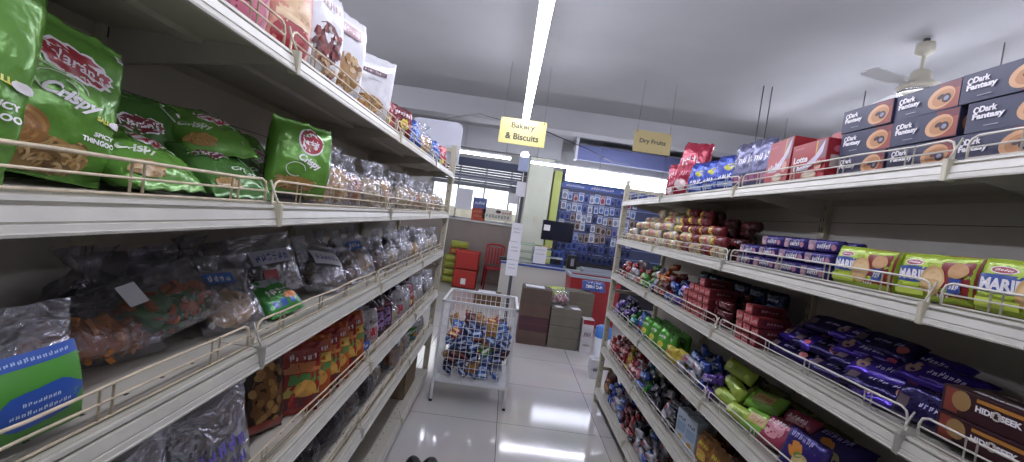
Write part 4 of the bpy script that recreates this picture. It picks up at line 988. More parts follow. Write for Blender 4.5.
# --- fourth right shelf
z = ZR[3]
heap(3, 3.75, 3.35, ['purple', 'black', 'purple'], 3, 41, where='by the end post')
heap(3, 3.37, 3.22, ['green', 'teal'], 2, 42, where='past the purple heap')
pouch('lime', .11, .15, .055, foil('#5cb83a', .25, .1, .5), [d_letters(0, .10, .07, .02, 4, WH, 51), d_ell(0, .05, .03, .02, YEL)], 131, wr=.009)
pouch('bluem', .11, .15, .055, foil('#2f5fc0', .25, .1, .5), [d_letters(0, .10, .07, .02, 4, WH, 52), d_rect(-.03, .03, .03, .06, RED)], 132, wr=.009)
pouch('yelm', .11, .09, .05, foil('#d0bb38', .28, .05, .4), [d_letters(0, .055, .07, .015, 4, RED, 53)], 133, wr=.007)
LG = 'upright pouches in the middle of the fourth right shelf'
for i, y in enumerate((3.17, 3.09)): place('bluem', 'R', .06, y, z, yaw=10, lean=-8, label='blue pouch on the fourth right shelf, '+('beyond the green pouches', 'touching the green pouches')[i], group=LG)
for i, y in enumerate((3.01, 2.93, 2.85, 2.77, 2.69, 2.61)):
    place('lime', 'R', .06, y, z, yaw=(10, -5, 8, 0, 12, -6)[i], lean=-8, roll=(3, -4, 5, -3, 4, 0)[i], label='bright green pouch in the fourth right shelf file, %s' % ('beside the blue pouches', 'second from the blue pouches', 'third from the blue pouches', 'fourth from the blue pouches', 'fifth from the blue pouches', 'beside the yellow packets')[i], group=LG)
    place('lime', 'R', .14, y+.02, z, yaw=4, lean=-4, label='green pouch in the row behind the bright green file', group='rear green pouches')
for i, y in enumerate((2.52, 2.44)): place('yelm', 'R', .05, y, z, yaw=6, lean=-12, label='yellow packet past the bright green file, '+('touching it', 'nearer the camera')[i], group=LG)
heap(3, 2.38, 2.14, ['white', 'blue', 'white'], 3, 43, where='past the yellow packets')
heap(3, 2.14, 1.96, ['blue', 'purple', 'purple'], 3, 44, rows=3, where='beside the lime packets')
for i in range(5): place('navy', 'R', .26, 2.5-i*.16, z, lean=-3, label='dark navy packet at the back of the fourth right shelf', group='navy packets on the fourth shelf back')
bar('limebar', .16, .065, .055, '#a8c43a', [d_letters(.02, .035, .07, .02, 5, ink('#5a8a30'), 54), d_ell(-.045, .032, .02, .016, ink('#cfe07a'))], 134, 5, 2.4, 0, .005)
bar('limegreen', .17, .095, .055, '#86c440', [d_rect(-.04, .03, .06, .07, ink('#c8a860')), d_letters(.01, .05, .07, .02, 5, ink('#a03a30'), 55)], 135, 5, 2.4, 0, .005)
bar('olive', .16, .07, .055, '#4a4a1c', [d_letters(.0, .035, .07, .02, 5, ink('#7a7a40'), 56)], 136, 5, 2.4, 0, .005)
LB = 'lime green packets on the fourth right shelf'
k_ = [(.05, 1.92, 0, 'lowest, beside the purple heap'), (.06, 1.90, .058, 'lying on the lowest one'), (.10, 1.89, .115, 'topmost by the purple heap'), (.05, 1.77, 0, 'low in the middle behind the wire guard'), (.13, 1.79, .06, 'behind the middle ones')]
for i, (dp, y, dz, w) in enumerate(k_): place('limebar', 'R', dp, y, z+dz, yaw=(8, -8, 14, 5, -6)[i], lean=-25, roll=(4, 12, 8, -4, 6)[i], label='pale lime packet, '+w, group=LB)
place('limegreen', 'R', .08, 1.73, z+.055, yaw=10, lean=-48, roll=-8, label='bright green packet with a tan panel on the lime pile', group=LB)
place('limegreen', 'R', .05, 1.67, z, yaw=6, lean=-38, roll=-6, label='bright green packet low beside the pink packet', group=LB)
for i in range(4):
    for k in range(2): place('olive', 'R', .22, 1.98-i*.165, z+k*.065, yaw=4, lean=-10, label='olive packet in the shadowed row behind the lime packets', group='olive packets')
bar('pinkbar', .15, .12, .06, '#b03a5c', [d_ell(0, .06, .045, .035, ink('#d88a98')), d_letters(0, .09, .09, .02, 5, WH, 57)], 137, 5, 2.6, .1, .006)
fr = [d_ell(-.02, .10, .036, .034, ink('#d8862c'), 0, 20), d_ell(.02, .06, .045, .036, ink('#c8b070'), .3, 20), d_ell(.0, .085, .02, .012, ink('#5a8a3a'), .5), d_ell(.03, .055, .02, .014, ink('#d8d0b0'), .2), d_letters(-.01, .155, .12, .025, 6, ink('#a8a0e0'), 58), d_ell(.075, .05, .018, .026, ink('#c8a060'), 0, 14), d_rect(-.09, .012, .08, .022, ink('#6a5ac8'))]
bar('fruitp', .21, .18, .06, '#3a2a84', fr, 138, 5, 3, .2, .006)
bar('redfruit', .19, .13, .06, '#a8302c', [d_ell(-.03, .07, .035, .03, ink('#b8c83a'), 0, 18), d_ell(-.03, .07, .022, .018, ink('#d8b070')), d_ell(.05, .05, .03, .025, ink('#d8705a')), d_letters(.01, .11, .1, .02, 6, WH, 59)], 139, 5, 3, .1, .006)
place('pinkbar', 'R', .06, 1.56, z, yaw=6, lean=-35, roll=-8, label='pink packet between the green and the purple fruit packets')
place('pinkbar', 'R', .15, 1.56, z+.02, yaw=6, lean=-25, roll=-4, label='dark pink packet behind the other pink packet')
place('fruitp', 'R', .10, 1.41, z, yaw=6, lean=-48, roll=-4, label='large purple packet with orange fruit and biscuits pictured')
place('fruitp', 'R', .05, 1.39, z, yaw=4, lean=-14, roll=0, scale=.8, label='purple fruit biscuit packet standing against the wire guard')
place('redfruit', 'R', .09, 1.17, z, yaw=4, lean=-45, label='red packet with a green apple picture near the bottom edge')
place('redfruit', 'R', .20, 1.16, z+.01, yaw=4, lean=-20, label='dark red packet behind the green apple packet')
# --- fifth right shelf
heap(4, 3.74, 3.10, ['red', 'maroon', 'red', 'yellow', 'red'], 4, 51, where='by the end post')
heap(4, 3.10, 2.78, ['pink', 'teal', 'blue', 'green'], 3, 52, where='past the red heap')
heap(4, 2.78, 2.30, ['black', 'black', 'white', 'black'], 4, 53, rows=2, where='in the middle')
z = ZR[4]
wb = carton_mesh('biscuit_carton', .085, .17, .06, ink('#b4c2d2'), [d_rect(-.035, .06, .035, .11, ink('#8aa4c4')), d_letters(0, .13, .06, .02, 4, NAVY, 60), d_ell(0, .03, .02, .015, GOLD)], [d_letters(0, 0, .06, .015, 4, NAVY, 61)], [], .0015)
proto('whitebox', 'biscuit_carton', 'biscuit box', wb)
for i, (dp, y) in enumerate(((.07, 2.22), (.075, 2.12), (.15, 2.20))): place('whitebox', 'R', dp, y, z, yaw=12, label='pale blue upright carton on the fifth right shelf, '+('farther of the front two', 'nearer of the front two', 'behind the front two')[i])
pouch('goldp', .13, .15, .06, foil('#a86a2c', .3, .1, .4), [d_letters(0, .10, .08, .02, 4, YEL, 62), d_ell(0, .05, .04, .025, ink('#d8b040'))], 141, wr=.008)
pouch('brownp', .14, .17, .06, foil('#5c3424', .3, .1, .4), [d_letters(0, .11, .08, .02, 4, ORG, 63), d_ell(0, .05, .04, .03, ink('#b87a40'))], 142, wr=.008)
for i, (k, dp, y) in enumerate((('goldp', .07, 2.0), ('goldp', .07, 1.87), ('brownp', .16, 2.02), ('brownp', .17, 1.86), ('brownp', .07, 1.73), ('goldp', .07, 1.58), ('brownp', .08, 1.43))):
    place(k, 'R', dp, y, z, yaw=8, lean=-10, label='%s packet on the fifth right shelf, %s' % ('golden' if k == 'goldp' else 'brown', ('beside the pale blue cartons', 'second from the pale blue cartons', 'behind the golden ones', 'behind and nearer the camera', 'fifth of the row', 'sixth of the row', 'last of the row')[i]), group='golden and brown packets on the fifth right shelf')
# --- bottom right shelf
z = ZR[5]
place('brownp', 'R', .07, 3.70, z, yaw=5, lean=-5, scale=1.2, label='orange brown packet standing by the end post on the bottom right shelf')
heap(5, 3.60, 3.20, ['blue', 'white', 'blue'], 4, 61, where='near the end post')
heap(5, 3.20, 2.85, ['maroon', 'red', 'black'], 4, 62, where='in the middle')
heap(5, 2.85, 2.45, ['white', 'blue', 'white', 'maroon'], 3, 63, where='toward the camera')
heap(5, 2.45, 2.1, ['maroon', 'red'], 3, 64, where='nearest the camera')

# ================================================================== the far end of the shop
# wire basket stand full of packets
bs = tag(empty('wire_basket_stand', (-.12, 3.72, 0)), 'white wire basket on legs at the aisle end, full of bright packets', 'wire basket')
x0, x1, y0, y1, zb, zt = -.300, .300, -.27, .27, .175, .825
WB = mat('basket_white', '#dcdce0', .35)
for z, r in ((zt, .011), (zb, .009)):
    bm = bmesh.new()
    for a, b in (((x0, y0), (x1, y0)), ((x1, y0), (x1, y1)), ((x1, y1), (x0, y1)), ((x0, y1), (x0, y0))):
        box(bm, min(a[0], b[0])-r, min(a[1], b[1])-r, z-r, max(a[0], b[0])+r, max(a[1], b[1])+r, z+r, 0, .002)
    obj('top_rim' if z == zt else 'bottom_rim', bm, WB, bs)
for xx in (x0, x1):
    for yy in (y0, y1):
        bm = bmesh.new(); box(bm, xx-.010, yy-.010, 0.012, xx+.010, yy+.010, zt); box(bm, xx-.012, yy-.012, 0, xx+.012, yy+.012, .02, 1); obj('leg', bm, [WB, BLACK], bs)
def grid_panel(name, P, Q, n, m, off):
    """P->Q horizontally, n verticals and m horizontals"""
    bm = bmesh.new()
    for i in range(1, n):
        t = i/n; x = P[0]+(Q[0]-P[0])*t; y = P[1]+(Q[1]-P[1])*t
        tube(bm, [(x, y, zb), (x, y, zt)], .0022, 5)
    for k in range(1, m):
        z = zb+(zt-zb)*k/m; tube(bm, [(P[0]+off[0], P[1]+off[1], z), (Q[0]+off[0], Q[1]+off[1], z)], .0022, 5)
    obj(name, bm, WB, bs)
grid_panel('wire_panel', (x0, y0), (x1, y0), 13, 10, (0, -.004)); grid_panel('wire_panel', (x0, y1), (x1, y1), 13, 10, (0, .004))
grid_panel('wire_panel', (x0, y0), (x0, y1), 11, 10, (-.004, 0)); grid_panel('wire_panel', (x1, y0), (x1, y1), 11, 10, (.004, 0))
bm = bmesh.new(); box(bm, x0, y0, zb-.004, x1, y1, zb+.004); obj('basket_floor', bm, WB, bs)
def chip(key, body, c1, c2, seed):
    pouch(key, .13, .17, .05, foil(body, .25, .2, .55), [d_ell(0, .11, .045, .022, ink(c1)), d_letters(0, .11, .07, .02, 4, ink(c2), seed), d_rect(-.05, .02, .05, .05, ink(c1))], seed, wr=.014)
chips = {'blue': ('#3f6fc8', '#c8d8f0', '#2a3a90'), 'red': ('#a02834', '#e0c040', '#f0e0e0'), 'green': ('#4a9a48', '#e8e8d0', '#8a2a2a'), 'navy': ('#20306e', '#a8b8e0', '#e8e8f0'), 'gold': ('#b88a3c', '#7a2a20', '#f0e0c0'), 'maroon': ('#4a1820', '#a85a50', '#e0c0b0'), 'silver': ('#9aa0b0', '#4a5a90', '#e8e8f0')}
for i, (k, v) in enumerate(chips.items()): chip('c_'+k, *v, 150+i)
q = random.Random(77); ks = ['blue', 'navy', 'maroon', 'blue', 'green', 'red', 'navy', 'gold', 'blue', 'maroon', 'silver', 'blue', 'navy']
cnt = 0
for layer in range(7):
    z = zb+.01+layer*.060
    for ix in range(5):
        for iy in range(3):
            if layer < 5 and ix in (1, 2, 3) and iy == 1: continue
            if layer == 6 and (ix in (0, 4)): continue
            k = q.choice(ks) if layer < 5 else q.choice(['red', 'blue', 'navy', 'maroon', 'blue', 'gold'])
            cnt += 1
            place('c_'+k, 'W', -.12+x0+.10+ix*.10+q.uniform(-.014, .014), 3.72+y0+.09+iy*.18+q.uniform(-.005, .015), z+q.uniform(-.01, .015), yaw=q.uniform(-30, 30), lean=q.uniform(-80, -25), roll=q.uniform(-45, 45), scale=.72,
                  label='%s foil packet lying in the white wire basket' % k, group='%s packets in the wire basket' % k)
# black shoes on the floor
for i, (x, y, r) in enumerate(((-.345, 2.46, 12), (-.262, 2.47, -4))):
    bm = bmesh.new(); rr = bmesh.ops.create_uvsphere(bm, u_segments=20, v_segments=12, radius=1)
    for v in bm.verts:
        t = v.co.y; w = .046+.008*math.sin(t*2+.6); hgt = .035+.022*max(0, -t)
        v.co = Vector((v.co.x*w, v.co.y*.135, max(0, v.co.z*hgt+.028)))
        if t < -.1 and abs(v.co.x) < .032 and v.co.z > .05: v.co.z -= .022
    for f in bm.faces: f.smooth = True
    o = obj('shoe', bm, mat('shoe_black', '#0e0e12', .35), None, (x, y, 0.006), (0, 0, R(r)))
    tag(o, ('left' if i == 0 else 'right')+' black shoe on the tiles near the wire basket, toe away from the camera', 'shoe', 'pair of black shoes')
    bm = bmesh.new(); pts = []
    for a in range(20): pts.append((.05*math.cos(a*PI/10), .137*math.sin(a*PI/10)))
    A = [bm.verts.new((a, b, -.005)) for a, b in pts]; B = [bm.verts.new((a, b, .012)) for a, b in pts]
    for k in range(20): bm.faces.new((A[k], A[(k+1) % 20], B[(k+1) % 20], B[k]))
    bm.faces.new(A[::-1]); bm.faces.new(B); obj('sole', bm, mat('sole_grey', '#2a2a2e', .6), o)

# cardboard boxes on the floor
def cbox(x0, x1, y0, y1, z0, z1, c, label, tape='#7a6c58', group=None, dec=(), name='cardboard_box'):
    w, d, h = x1-x0, y1-y0, z1-z0
    f = [d_rect(-w*.5, h*.48, w*.5, h*.52, ink(tape), 2, 1)]+list(dec)
    me = carton_mesh(name, w, h, d, mat('cb_'+c, c, .8, var=.15, vscale=5), f, [d_rect(-w/2, -.02, w/2, .02, ink(tape), 2, 1), d_rect(-.002, -d/2, .002, d/2, ink('#3a3028'), 1, 1)], [], .004)
    o = link(name, me, None, ((x0+x1)/2, (y0+y1)/2, z0)); tag(o, label, 'cardboard box', group); return o
names = ['lowest', 'second', 'third', 'topmost']
for k in range(4):
    z0 = k*.178
    cbox(.315, .685, 5.36, 5.70, z0+.001, z0+.176, ('#5a463e', '#4c2c34', '#5e4a40', '#584840')[k], 'dark brown carton in the stack of four right of the wire basket, '+names[k], '#6a3038' if k in (1, 2) else '#4a3a34', 'stack of four brown cartons')
place_z = .713
bm = bmesh.new(); box(bm, -.14, -.07, 0, .10, .07, .012, 0, .002); tag(obj('paper_bundle', bm, PW, None, (.49, 5.50, .714)), 'flat white bundle on top of the four brown cartons', 'paper')
for k in range(2):
    cbox(.705, 1.085, 5.36, 5.72, .001+k*.29, (.288, .51)[k], '#6b655a', 'grey brown carton in the stack of two, '+('lower one', 'upper one'), '#5a5448', 'stack of two grey brown cartons') if False else cbox(.705, 1.085, 5.36, 5.72, .001+k*.29, (.288, .51)[k], '#6b655a', 'grey brown carton in the stack of two, '+('lower one', 'upper one')[k], '#5a5448', 'stack of two grey brown cartons')
for x, w in ((.80, .09), (1.02, .10)):
    bm = bmesh.new(); box(bm, -w/2, -.05, 0, w/2, .05, .004); tag(obj('paper_sheet', bm, PW, None, (x, 5.45, .512), (0, 0, .3)), 'white slip on the grey brown cartons, '+('beside the pink bag' if x < .9 else 'at their right edge'), 'paper')
cbox(.98, 1.36, 6.0, 6.35, .001, .34, '#6e6659', 'grey brown carton behind the stack of two, lower one', group='rear grey cartons')
cbox(.98, 1.36, 6.0, 6.35, .342, .64, '#6e6659', 'grey brown carton behind the stack of two, upper one', group='rear grey cartons')
cbox(.86, 1.0, 5.9, 6.2, .001, .30, '#6a6258', 'narrow carton tucked behind the stack of two')
o = cbox(1.115, 1.255, 5.33, 5.5, .001, .42, '#c9c5c6', 'tall white carton with a red top beside the end of the right rack', '#b8a8a8', dec=(d_rect(-.068, .36, .068, .418, RED), d_letters(0, .24, .09, .06, 3, ink('#6a4a50'), 71), d_letters(0, .10, .09, .03, 4, ink('#6a4a50'), 72)))
# pouch and bag resting on the boxes
pouch('limebag', .28, .22, .08, foil('#b8cc3a', .35, 0, .4), [d_letters(0, .12, .18, .05, 5, ink('#6a8a2a'), 73)], 161, wr=.015)
place('limebag', 'W', .86, 6.06, .52, yaw=10, lean=-60, label='lime yellow bag lying on the cartons below the counter')
a, b = mat('snack_pinkish', '#b06a6a', .6), mat('snack_pinkw', '#d8c0c0', .6)
bag('pinkbag', .26, .20, .14, a, b, FILM, 'flat', 81, 50, .02)
place('pinkbag', 'W', .84, 5.60, .512, yaw=8, lean=-35, label='clear bag of pinkish packets on the stack of two cartons')
cbox(-.38, .07, 7.15, 7.5, .001, .22, '#6a5238', 'low brown carton on the floor seen over the wire basket rim')
bm = bmesh.new(); box(bm, -.2, -.1, 0, .1, .1, .02, 0, .003); tag(obj('paper_bundle', bm, PW, None, (-.13, 7.3, .222)), 'white papers on the low brown carton', 'paper')
# small bins by the end of the right rack
bl = tag(empty('plastic_tub', (1.31, 5.05, 0)), 'blue and white plastic tub beside the end of the right rack', 'tub')
bm = bmesh.new(); lathe(bm, [(.075, 0), (.09, .30), (.085, .30), (.07, .01)], 20); obj('tub_body', bm, mat('tub_white', '#cdd2dc', .4), bl)
bm = bmesh.new(); lathe(bm, [(.092, .30), (.096, .31), (.096, .42), (.06, .44)], 20); obj('tub_top', bm, mat('tub_blue', '#3f7ac8', .4), bl)
o = cbox(1.08, 1.20, 4.45, 4.6, .001, .20, '#c8c8cc', 'short white carton on the floor by the right rack end', '#9a9aa8', dec=(d_letters(0, .10, .07, .05, 3, NAVY, 74),))

# checkout counter
ct = tag(empty('checkout_counter', (.9, 8.3, 0)), 'white checkout counter with a blue edge strip', 'counter')
bm = bmesh.new(); box(bm, -.91, -.28, 0, .9, .28, .68, 0, .004); obj('counter_body', bm, mat('counter_white', '#cfccc4', .5), ct)
bm = bmesh.new(); box(bm, -.93, -.30, .68, .92, .30, .715, 0, .004); obj('blue_edge', bm, mat('counter_blue', '#3f5aa0', .4), ct)
bm = bmesh.new(); box(bm, -.92, -.29, .716, .91, .29, .73, 0, .002); obj('worktop', bm, mat('counter_top', '#c6c8cc', .3), ct)
# things on the counter
ms = tag(empty('monitor_stand', (.86, 8.22, .731)), 'blue frame stand on the checkout counter under the monitor', 'stand')
bm = bmesh.new()
BF = mat('frame_blue', '#34509c', .4)
for x in (-.28, .28):
    for y in (-.14, .14): box(bm, x-.014, y-.014, 0, x+.014, y+.014, .32)
for z in (.0, .30): box(bm, -.294, -.154, z, .294, .154, z+.02)
obj('frame', bm, BF, ms)
bm = bmesh.new(); box(bm, -.294, -.154, .155, .294, .154, .165); obj('shelf', bm, WHITE, ms)
mo = tag(empty('monitor', (.97, 8.22, 1.053)), 'black flat monitor with a white sticker on the blue stand', 'monitor')
bm = bmesh.new(); box(bm, -.12, -.09, 0, .12, .09, .012, 0, .004); box(bm, -.03, -.015, .01, .03, .015, .2); obj('stand', bm, BLACK, mo)
bm = bmesh.new(); box(bm, -.30, -.03, .16, .30, .02, .54, 0, .008); obj('screen_case', bm, BLACK, mo)
bm = bmesh.new(); box(bm, -.28, -.033, .18, .28, -.030, .52); obj('screen', bm, mat('screen_dark', '#15182a', .2), mo)
bm = bmesh.new(); box(bm, -.27, -.036, .34, -.15, -.033, .45); obj('sticker', bm, [WHITE], mo)
sheet('paper_sheet', .69, .92, .24, .32, PW, 'white paper hung on the front of the blue stand', (d_letters(0, .1, .16, .02, 8, GREY, 75), d_letters(0, .02, .16, .02, 8, GREY, 76)), 8.06, 'paper')
bm = bmesh.new(); box(bm, -.09, -.1, 0, .09, .1, .26, 0, .01); box(bm, -.03, -.103, .06, .03, -.1, .2, 1); tag(obj('card_printer', bm, [BLACK, GREY], None, (1.32, 8.2, .732)), 'black boxy device with a grey front strip beside the blue stand', 'printer')
# small green wire rack
wr_ = tag(empty('desk_rack', (.42, 8.15, .731)), 'small green wire tray rack on the left end of the counter', 'tray rack')
GW = mat('wire_green', '#8fa890', .4)
bm = bmesh.new()
for x in (-.13, .13):
    for y in (-.1, .1): tube(bm, [(x, y, 0), (x, y, .40)], .006, 6)
obj('frame', bm, GW, wr_)
for z in (.06, .2, .34):
    bm = bmesh.new(); box(bm, -.13, -.1, z, .13, .1, z+.008); tube(bm, [(-.13, -.1, z+.04), (.13, -.1, z+.04)], .005, 5); obj('tray', bm, GW, wr_)
bm = bmesh.new(); box(bm, -.17, -.09, 0, .17, .09, .06, 0, .01); tag(obj('black_tray', bm, mat('tray_dark', '#34322f', .5), None, (.12, 8.12, .732)), 'dark tray lying on the left corner of the counter', 'tray')
pp = []
for i in range(3):
    bm = bmesh.new(); box(bm, -.07, -.05, 0, .07, .05, .05, 0, .004); tag(obj('small_box', bm, mat('sb%d' % i, ('#8aa05a', '#c8b070', '#a8b4a0')[i], .5), None, (.64+i*.16, 8.12, 1.053) if i < 2 else (1.5, 8.15, .732)), ('green', 'tan', 'pale green')[i]+' small box '+('on top of the blue stand, left', 'on top of the blue stand beside the green one', 'on the counter right of the black device')[i], 'box')

# pole with a cross arm and hung papers
po = tag(empty('display_pole', (.155, 6.0, 0)), 'thin dark metal pole with a cross rail behind the cartons', 'pole')
bm = bmesh.new(); box(bm, -.022, -.022, 0, .022, .022, 2.36, 0, .003); obj('post', bm, mat('pole_brown', '#4c4a52', .5), po)
bm = bmesh.new(); tube(bm, [(-1.20, 0, 2.02), (-.02, 0, 2.02)], .014, 8); tube(bm, [(-1.20, 0, 2.06), (-.02, 0, 2.06)], .006, 6); obj('cross_rail', bm, mat('rail_grey', '#9a9dac', .4, metal=.4), po)
bm = bmesh.new(); lathe(bm, [(.0001, 0), (.11, 0), (.12, .012), (.03, .02)], 16); obj('foot', bm, BLACK, po)
for i, (z, w, h) in enumerate(((1.36, .15, .26), (1.10, .17, .25), (.86, .16, .22))):
    sheet('hung_paper', .145, z, w, h, PW, 'white paper hung on the thin pole, %s' % ('uppermost', 'middle', 'lowest')[i], (d_letters(0, 0, .1, .02, 6, GREY, 80+i), d_letters(0, .05, .1, .02, 6, GREY, 84+i)), 5.972, 'paper')
sheet('hung_paper', .12, 1.96, .13, .2, PW, 'white paper high on the thin pole near the cross rail', (), 5.972, 'paper')
fn = tag(empty('box_lamp', (.11, 5.93, 2.2)), 'pale blue box lamp clipped to the top of the thin pole', 'lamp')  # unclear bluish box under a bright blob, built as a small glowing lamp
bm = bmesh.new(); box(bm, -.07, -.04, .0, .07, .03, .20, 0, .012); obj('case', bm, mat('case_bluish', '#aeb9dc', .4), fn)
bm = bmesh.new(); lathe(bm, [(.001, .20), (.05, .205), (.055, .24), (.03, .27), (.001, .275)], 16); obj('lamp_glass', bm, mat('lamp_glow_small', '#ffffff', .4, emit=('#eef2ff', 12)), fn)
bm = bmesh.new(); tube(bm, [(.02, 0, 0), (.02, .0, -.06), (.07, .0, -.06)], .008, 6); obj('bracket', bm, STEEL, fn)

# red crates, coloured sacks, chair
for k in range(2):
    c = tag(empty('storage_crate', (-.70, 8.75, .001+k*.375)), 'red plastic crate by the brown wall, '+('lower of two' if k == 0 else 'upper of two'), 'crate', 'two stacked red crates')
    bm = bmesh.new(); RC = mat('crate_red', '#b03028', .45)
    box(bm, -.235, -.17, 0, .235, .17, .02)
    for a in (-1, 1):
        box(bm, min(a*.235, a*.225), -.17, 0, max(a*.235, a*.225), .17, .36); box(bm, -.235, min(a*.17, a*.16), 0, .235, max(a*.17, a*.16), .36)
        for zz in (.09, .20): box(bm, -.225, min(a*.170, a*.176), zz, .225, max(a*.170, a*.176), zz+.02)
    obj('crate_body', bm, RC, c)
    bm = bmesh.new()
    for a in (-1, 1): box(bm, -.25, min(a*.185, a*.165), .34, .25, max(a*.185, a*.165), .37); box(bm, min(a*.25, a*.225), -.185, .34, max(a*.25, a*.225), .185, .37)
    obj('crate_rim', bm, mat('rim_red', '#c0483c', .45), c)
    if k == 0:
        bm = bmesh.new(); box(bm, -.07, -.18, .08, .03, -.176, .2); obj('sticker', bm, WHITE, c)
pouch('sack', .36, .15, .16, foil('#a8b434', .45, 0, .3), [d_rect(-.15, .03, .15, .07, ink('#d8c040'))], 171, wr=.012, finz=0.02)
pouch('sack_o', .36, .14, .16, foil('#c9682c', .45, 0, .3), [d_rect(-.15, .05, .15, .09, ink('#d8b040'))], 172, wr=.012, finz=0.02)
for k in range(6):
    place('sack' if k not in (4,) else 'sack_o', 'W', -1.04+.01*(k % 2)+(.1 if k > 3 else 0), 9.05, .002+k*.145, yaw=3*(k % 3)-3, label=('lime yellow' if k != 4 else 'orange')+' sack beside the red crates, '+('bottom of the pile', 'second in the pile', 'third in the pile', 'fourth in the pile', 'just under the top one', 'on top of the pile')[k], group='coloured sacks by the red crates')
ch = tag(empty('plastic_chair', (-.14, 9.0, 0), (0, 0, .15)), 'red plastic chair standing against the brown wall', 'chair')
RP = mat('chair_red', '#a82834', .35)
bm = bmesh.new(); box(bm, -.2, -.2, .42, .2, .2, .45, 0, .012); obj('seat', bm, RP, ch)
for sx_ in (-1, 1):
    for sy in (-1, 1):
        bm = bmesh.new(); tube(bm, [(sx_*.18, sy*.18, .43), (sx_*.20, sy*.21, 0)], [.024, .017], 8); obj('leg', bm, RP, ch)
bm = bmesh.new()
for i in range(5): box(bm, -.15+i*.066, .19, .5, -.115+i*.066, .21, .86)
for sx_ in (-1, 1): tube(bm, [(sx_*.18, .19, .44), (sx_*.19, .21, .88)], .016, 8)
tube(bm, [(-.19, .21, .88), (-.1, .215, .92), (.1, .215, .92), (.19, .21, .88)], .02, 8); obj('backrest', bm, RP, ch)
# red bins with pale lids
for i, (x, y, z, s) in enumerate(((1.50, 6.95, .001, 1.25), (1.75, 7.75, .55, .9))):
    c = tag(empty('storage_bin', (x, y, z)), ('large red bin with a pale rim right of the counter, in front' if i == 0 else 'smaller red bin with a pale rim behind the large one'), 'bin')
    bm = bmesh.new(); w, d, h = .32*s, .22*s, .62*s if i == 0 else .24
    pts = [(-w*.9, -d*.9, 0), (w*.9, -d*.9, 0), (w*.9, d*.9, 0), (-w*.9, d*.9, 0), (-w, -d, h), (w, -d, h), (w, d, h), (-w, d, h), (-w*.93, -d*.9, h), (w*.93, -d*.9, h), (w*.93, d*.9, h), (-w*.93, d*.9, h), (-w*.85, -d*.85, .02), (w*.85, -d*.85, .02), (w*.85, d*.85, .02), (-w*.85, d*.85, .02)]
    v = [bm.verts.new(p) for p in pts]
    bm.faces.new(v[3::-1]); bm.faces.new(v[12:16])
    for k in range(4):
        n_ = (k+1) % 4
        for lo, hi in ((0, 4), (4, 8), (8, 12)): bm.faces.new((v[lo+k], v[lo+n_], v[hi+n_], v[hi+k]))
    bmesh.ops.recalc_face_normals(bm, faces=bm.faces[:]); obj('bin_body', bm, mat('bin_red', '#a02a30', .45), c)
    bm = bmesh.new()
    for a in (-1, 1): box(bm, -w*1.06, min(a*d*1.08, a*d*.92), h-.01, w*1.06, max(a*d*1.08, a*d*.92), h+.035); box(bm, min(a*w*1.06, a*w*.94), -d, h-.01, max(a*w*1.06, a*w*.94), d, h+.035)
    obj('bin_rim', bm, mat('bin_rim', '#a8b4c0', .4), c)
tb = bx('side_table', (1.42, 7.5, .0), (2.1, 8.0, .548), mat('table_pale', '#9aa4b4', .5), .004); tag(tb, 'pale box table under the smaller red bin', 'table')
pouch('bluewh', .42, .26, .12, foil('#3a5ab0', .35, 0, .4), [d_rect(-.15, .03, .15, .09, WH), d_letters(0, .16, .25, .05, 5, WH, 90)], 181, wr=.02)
place('bluewh', 'W', 1.38, 6.20, .642, yaw=-5, lean=-55, scale=.8, label='blue and white bag lying on the rear grey carton')

# ---- display wall with hanging blister packs
dw = tag(empty('display_wall', (1.95, 9.42, 0)), 'blue display panel wall carrying rows of hung packs', 'display panel')
bm = bmesh.new(); box(bm, -.90, -.03, .0, 1.6, .03, 2.42); obj('panel', bm, mat('panel_blue', '#474f6e', .5), dw)
for k in range(7):
    bm = bmesh.new(); box(bm, -.88, -.045, .97+k*.215, 1.58, -.03, .985+k*.215); obj('hook_rail', bm, mat('hook_rail', '#8a98c8', .4), dw)
bm = bmesh.new(); box(bm, -.92, -.05, .0, -.88, .05, 2.46); obj('side_frame', bm, mat('frame_navy', '#26386e', .4), dw); bm = bmesh.new(); box(bm, 1.58, -.05, 0, 1.62, .05, 2.46); obj('side_frame', bm, mat('frame_navy', '#26386e', .4), dw)
bm = bmesh.new(); mats = [mat('header_blue', '#4a68b8', .4)]
box(bm, -.9, -.06, 2.36, 1.6, -.03, 2.46)
add_decals(bm, [d_letters(-.6, 2.41, .4, .05, 9, WH, 91), d_letters(.0, 2.41, .5, .05, 10, WH, 92), d_letters(.65, 2.41, .5, .05, 10, WH, 93), d_letters(1.2, 2.41, .4, .05, 8, WH, 94)], lambda x, z: (Vector((x, -.06, z)), Vector((0, -1, 0))), mats, 0)
obj('header_strip', bm, mats, dw)
def blister(key, card, bub, seed, w=.112, h=.195):
    me = carton_mesh('hung_pack', w, h, .004, ink(card), [d_rect(-w*.42, h*.78, w*.42, h*.93, ink(bub)), d_letters(0, h*.855, w*.6, h*.07, 4, WH, seed)], (), (), .0008)
    b2 = bmesh.new(); b2.from_mesh(me); n0 = len(me.materials); me.materials.append(ink(bub))
    rr = bmesh.ops.create_uvsphere(b2, u_segments=12, v_segments=8, radius=1)
    for v in rr['verts']: v.co = Vector((v.co.x*w*.36, -.004+v.co.y*.018, h*.40+v.co.z*h*.30))
    for f in set(f for v in rr['verts'] for f in v.link_faces): f.material_index = n0; f.smooth = True
    b2.to_mesh(me); b2.free()
    proto(key, 'hung_pack', 'hanging pack', me)
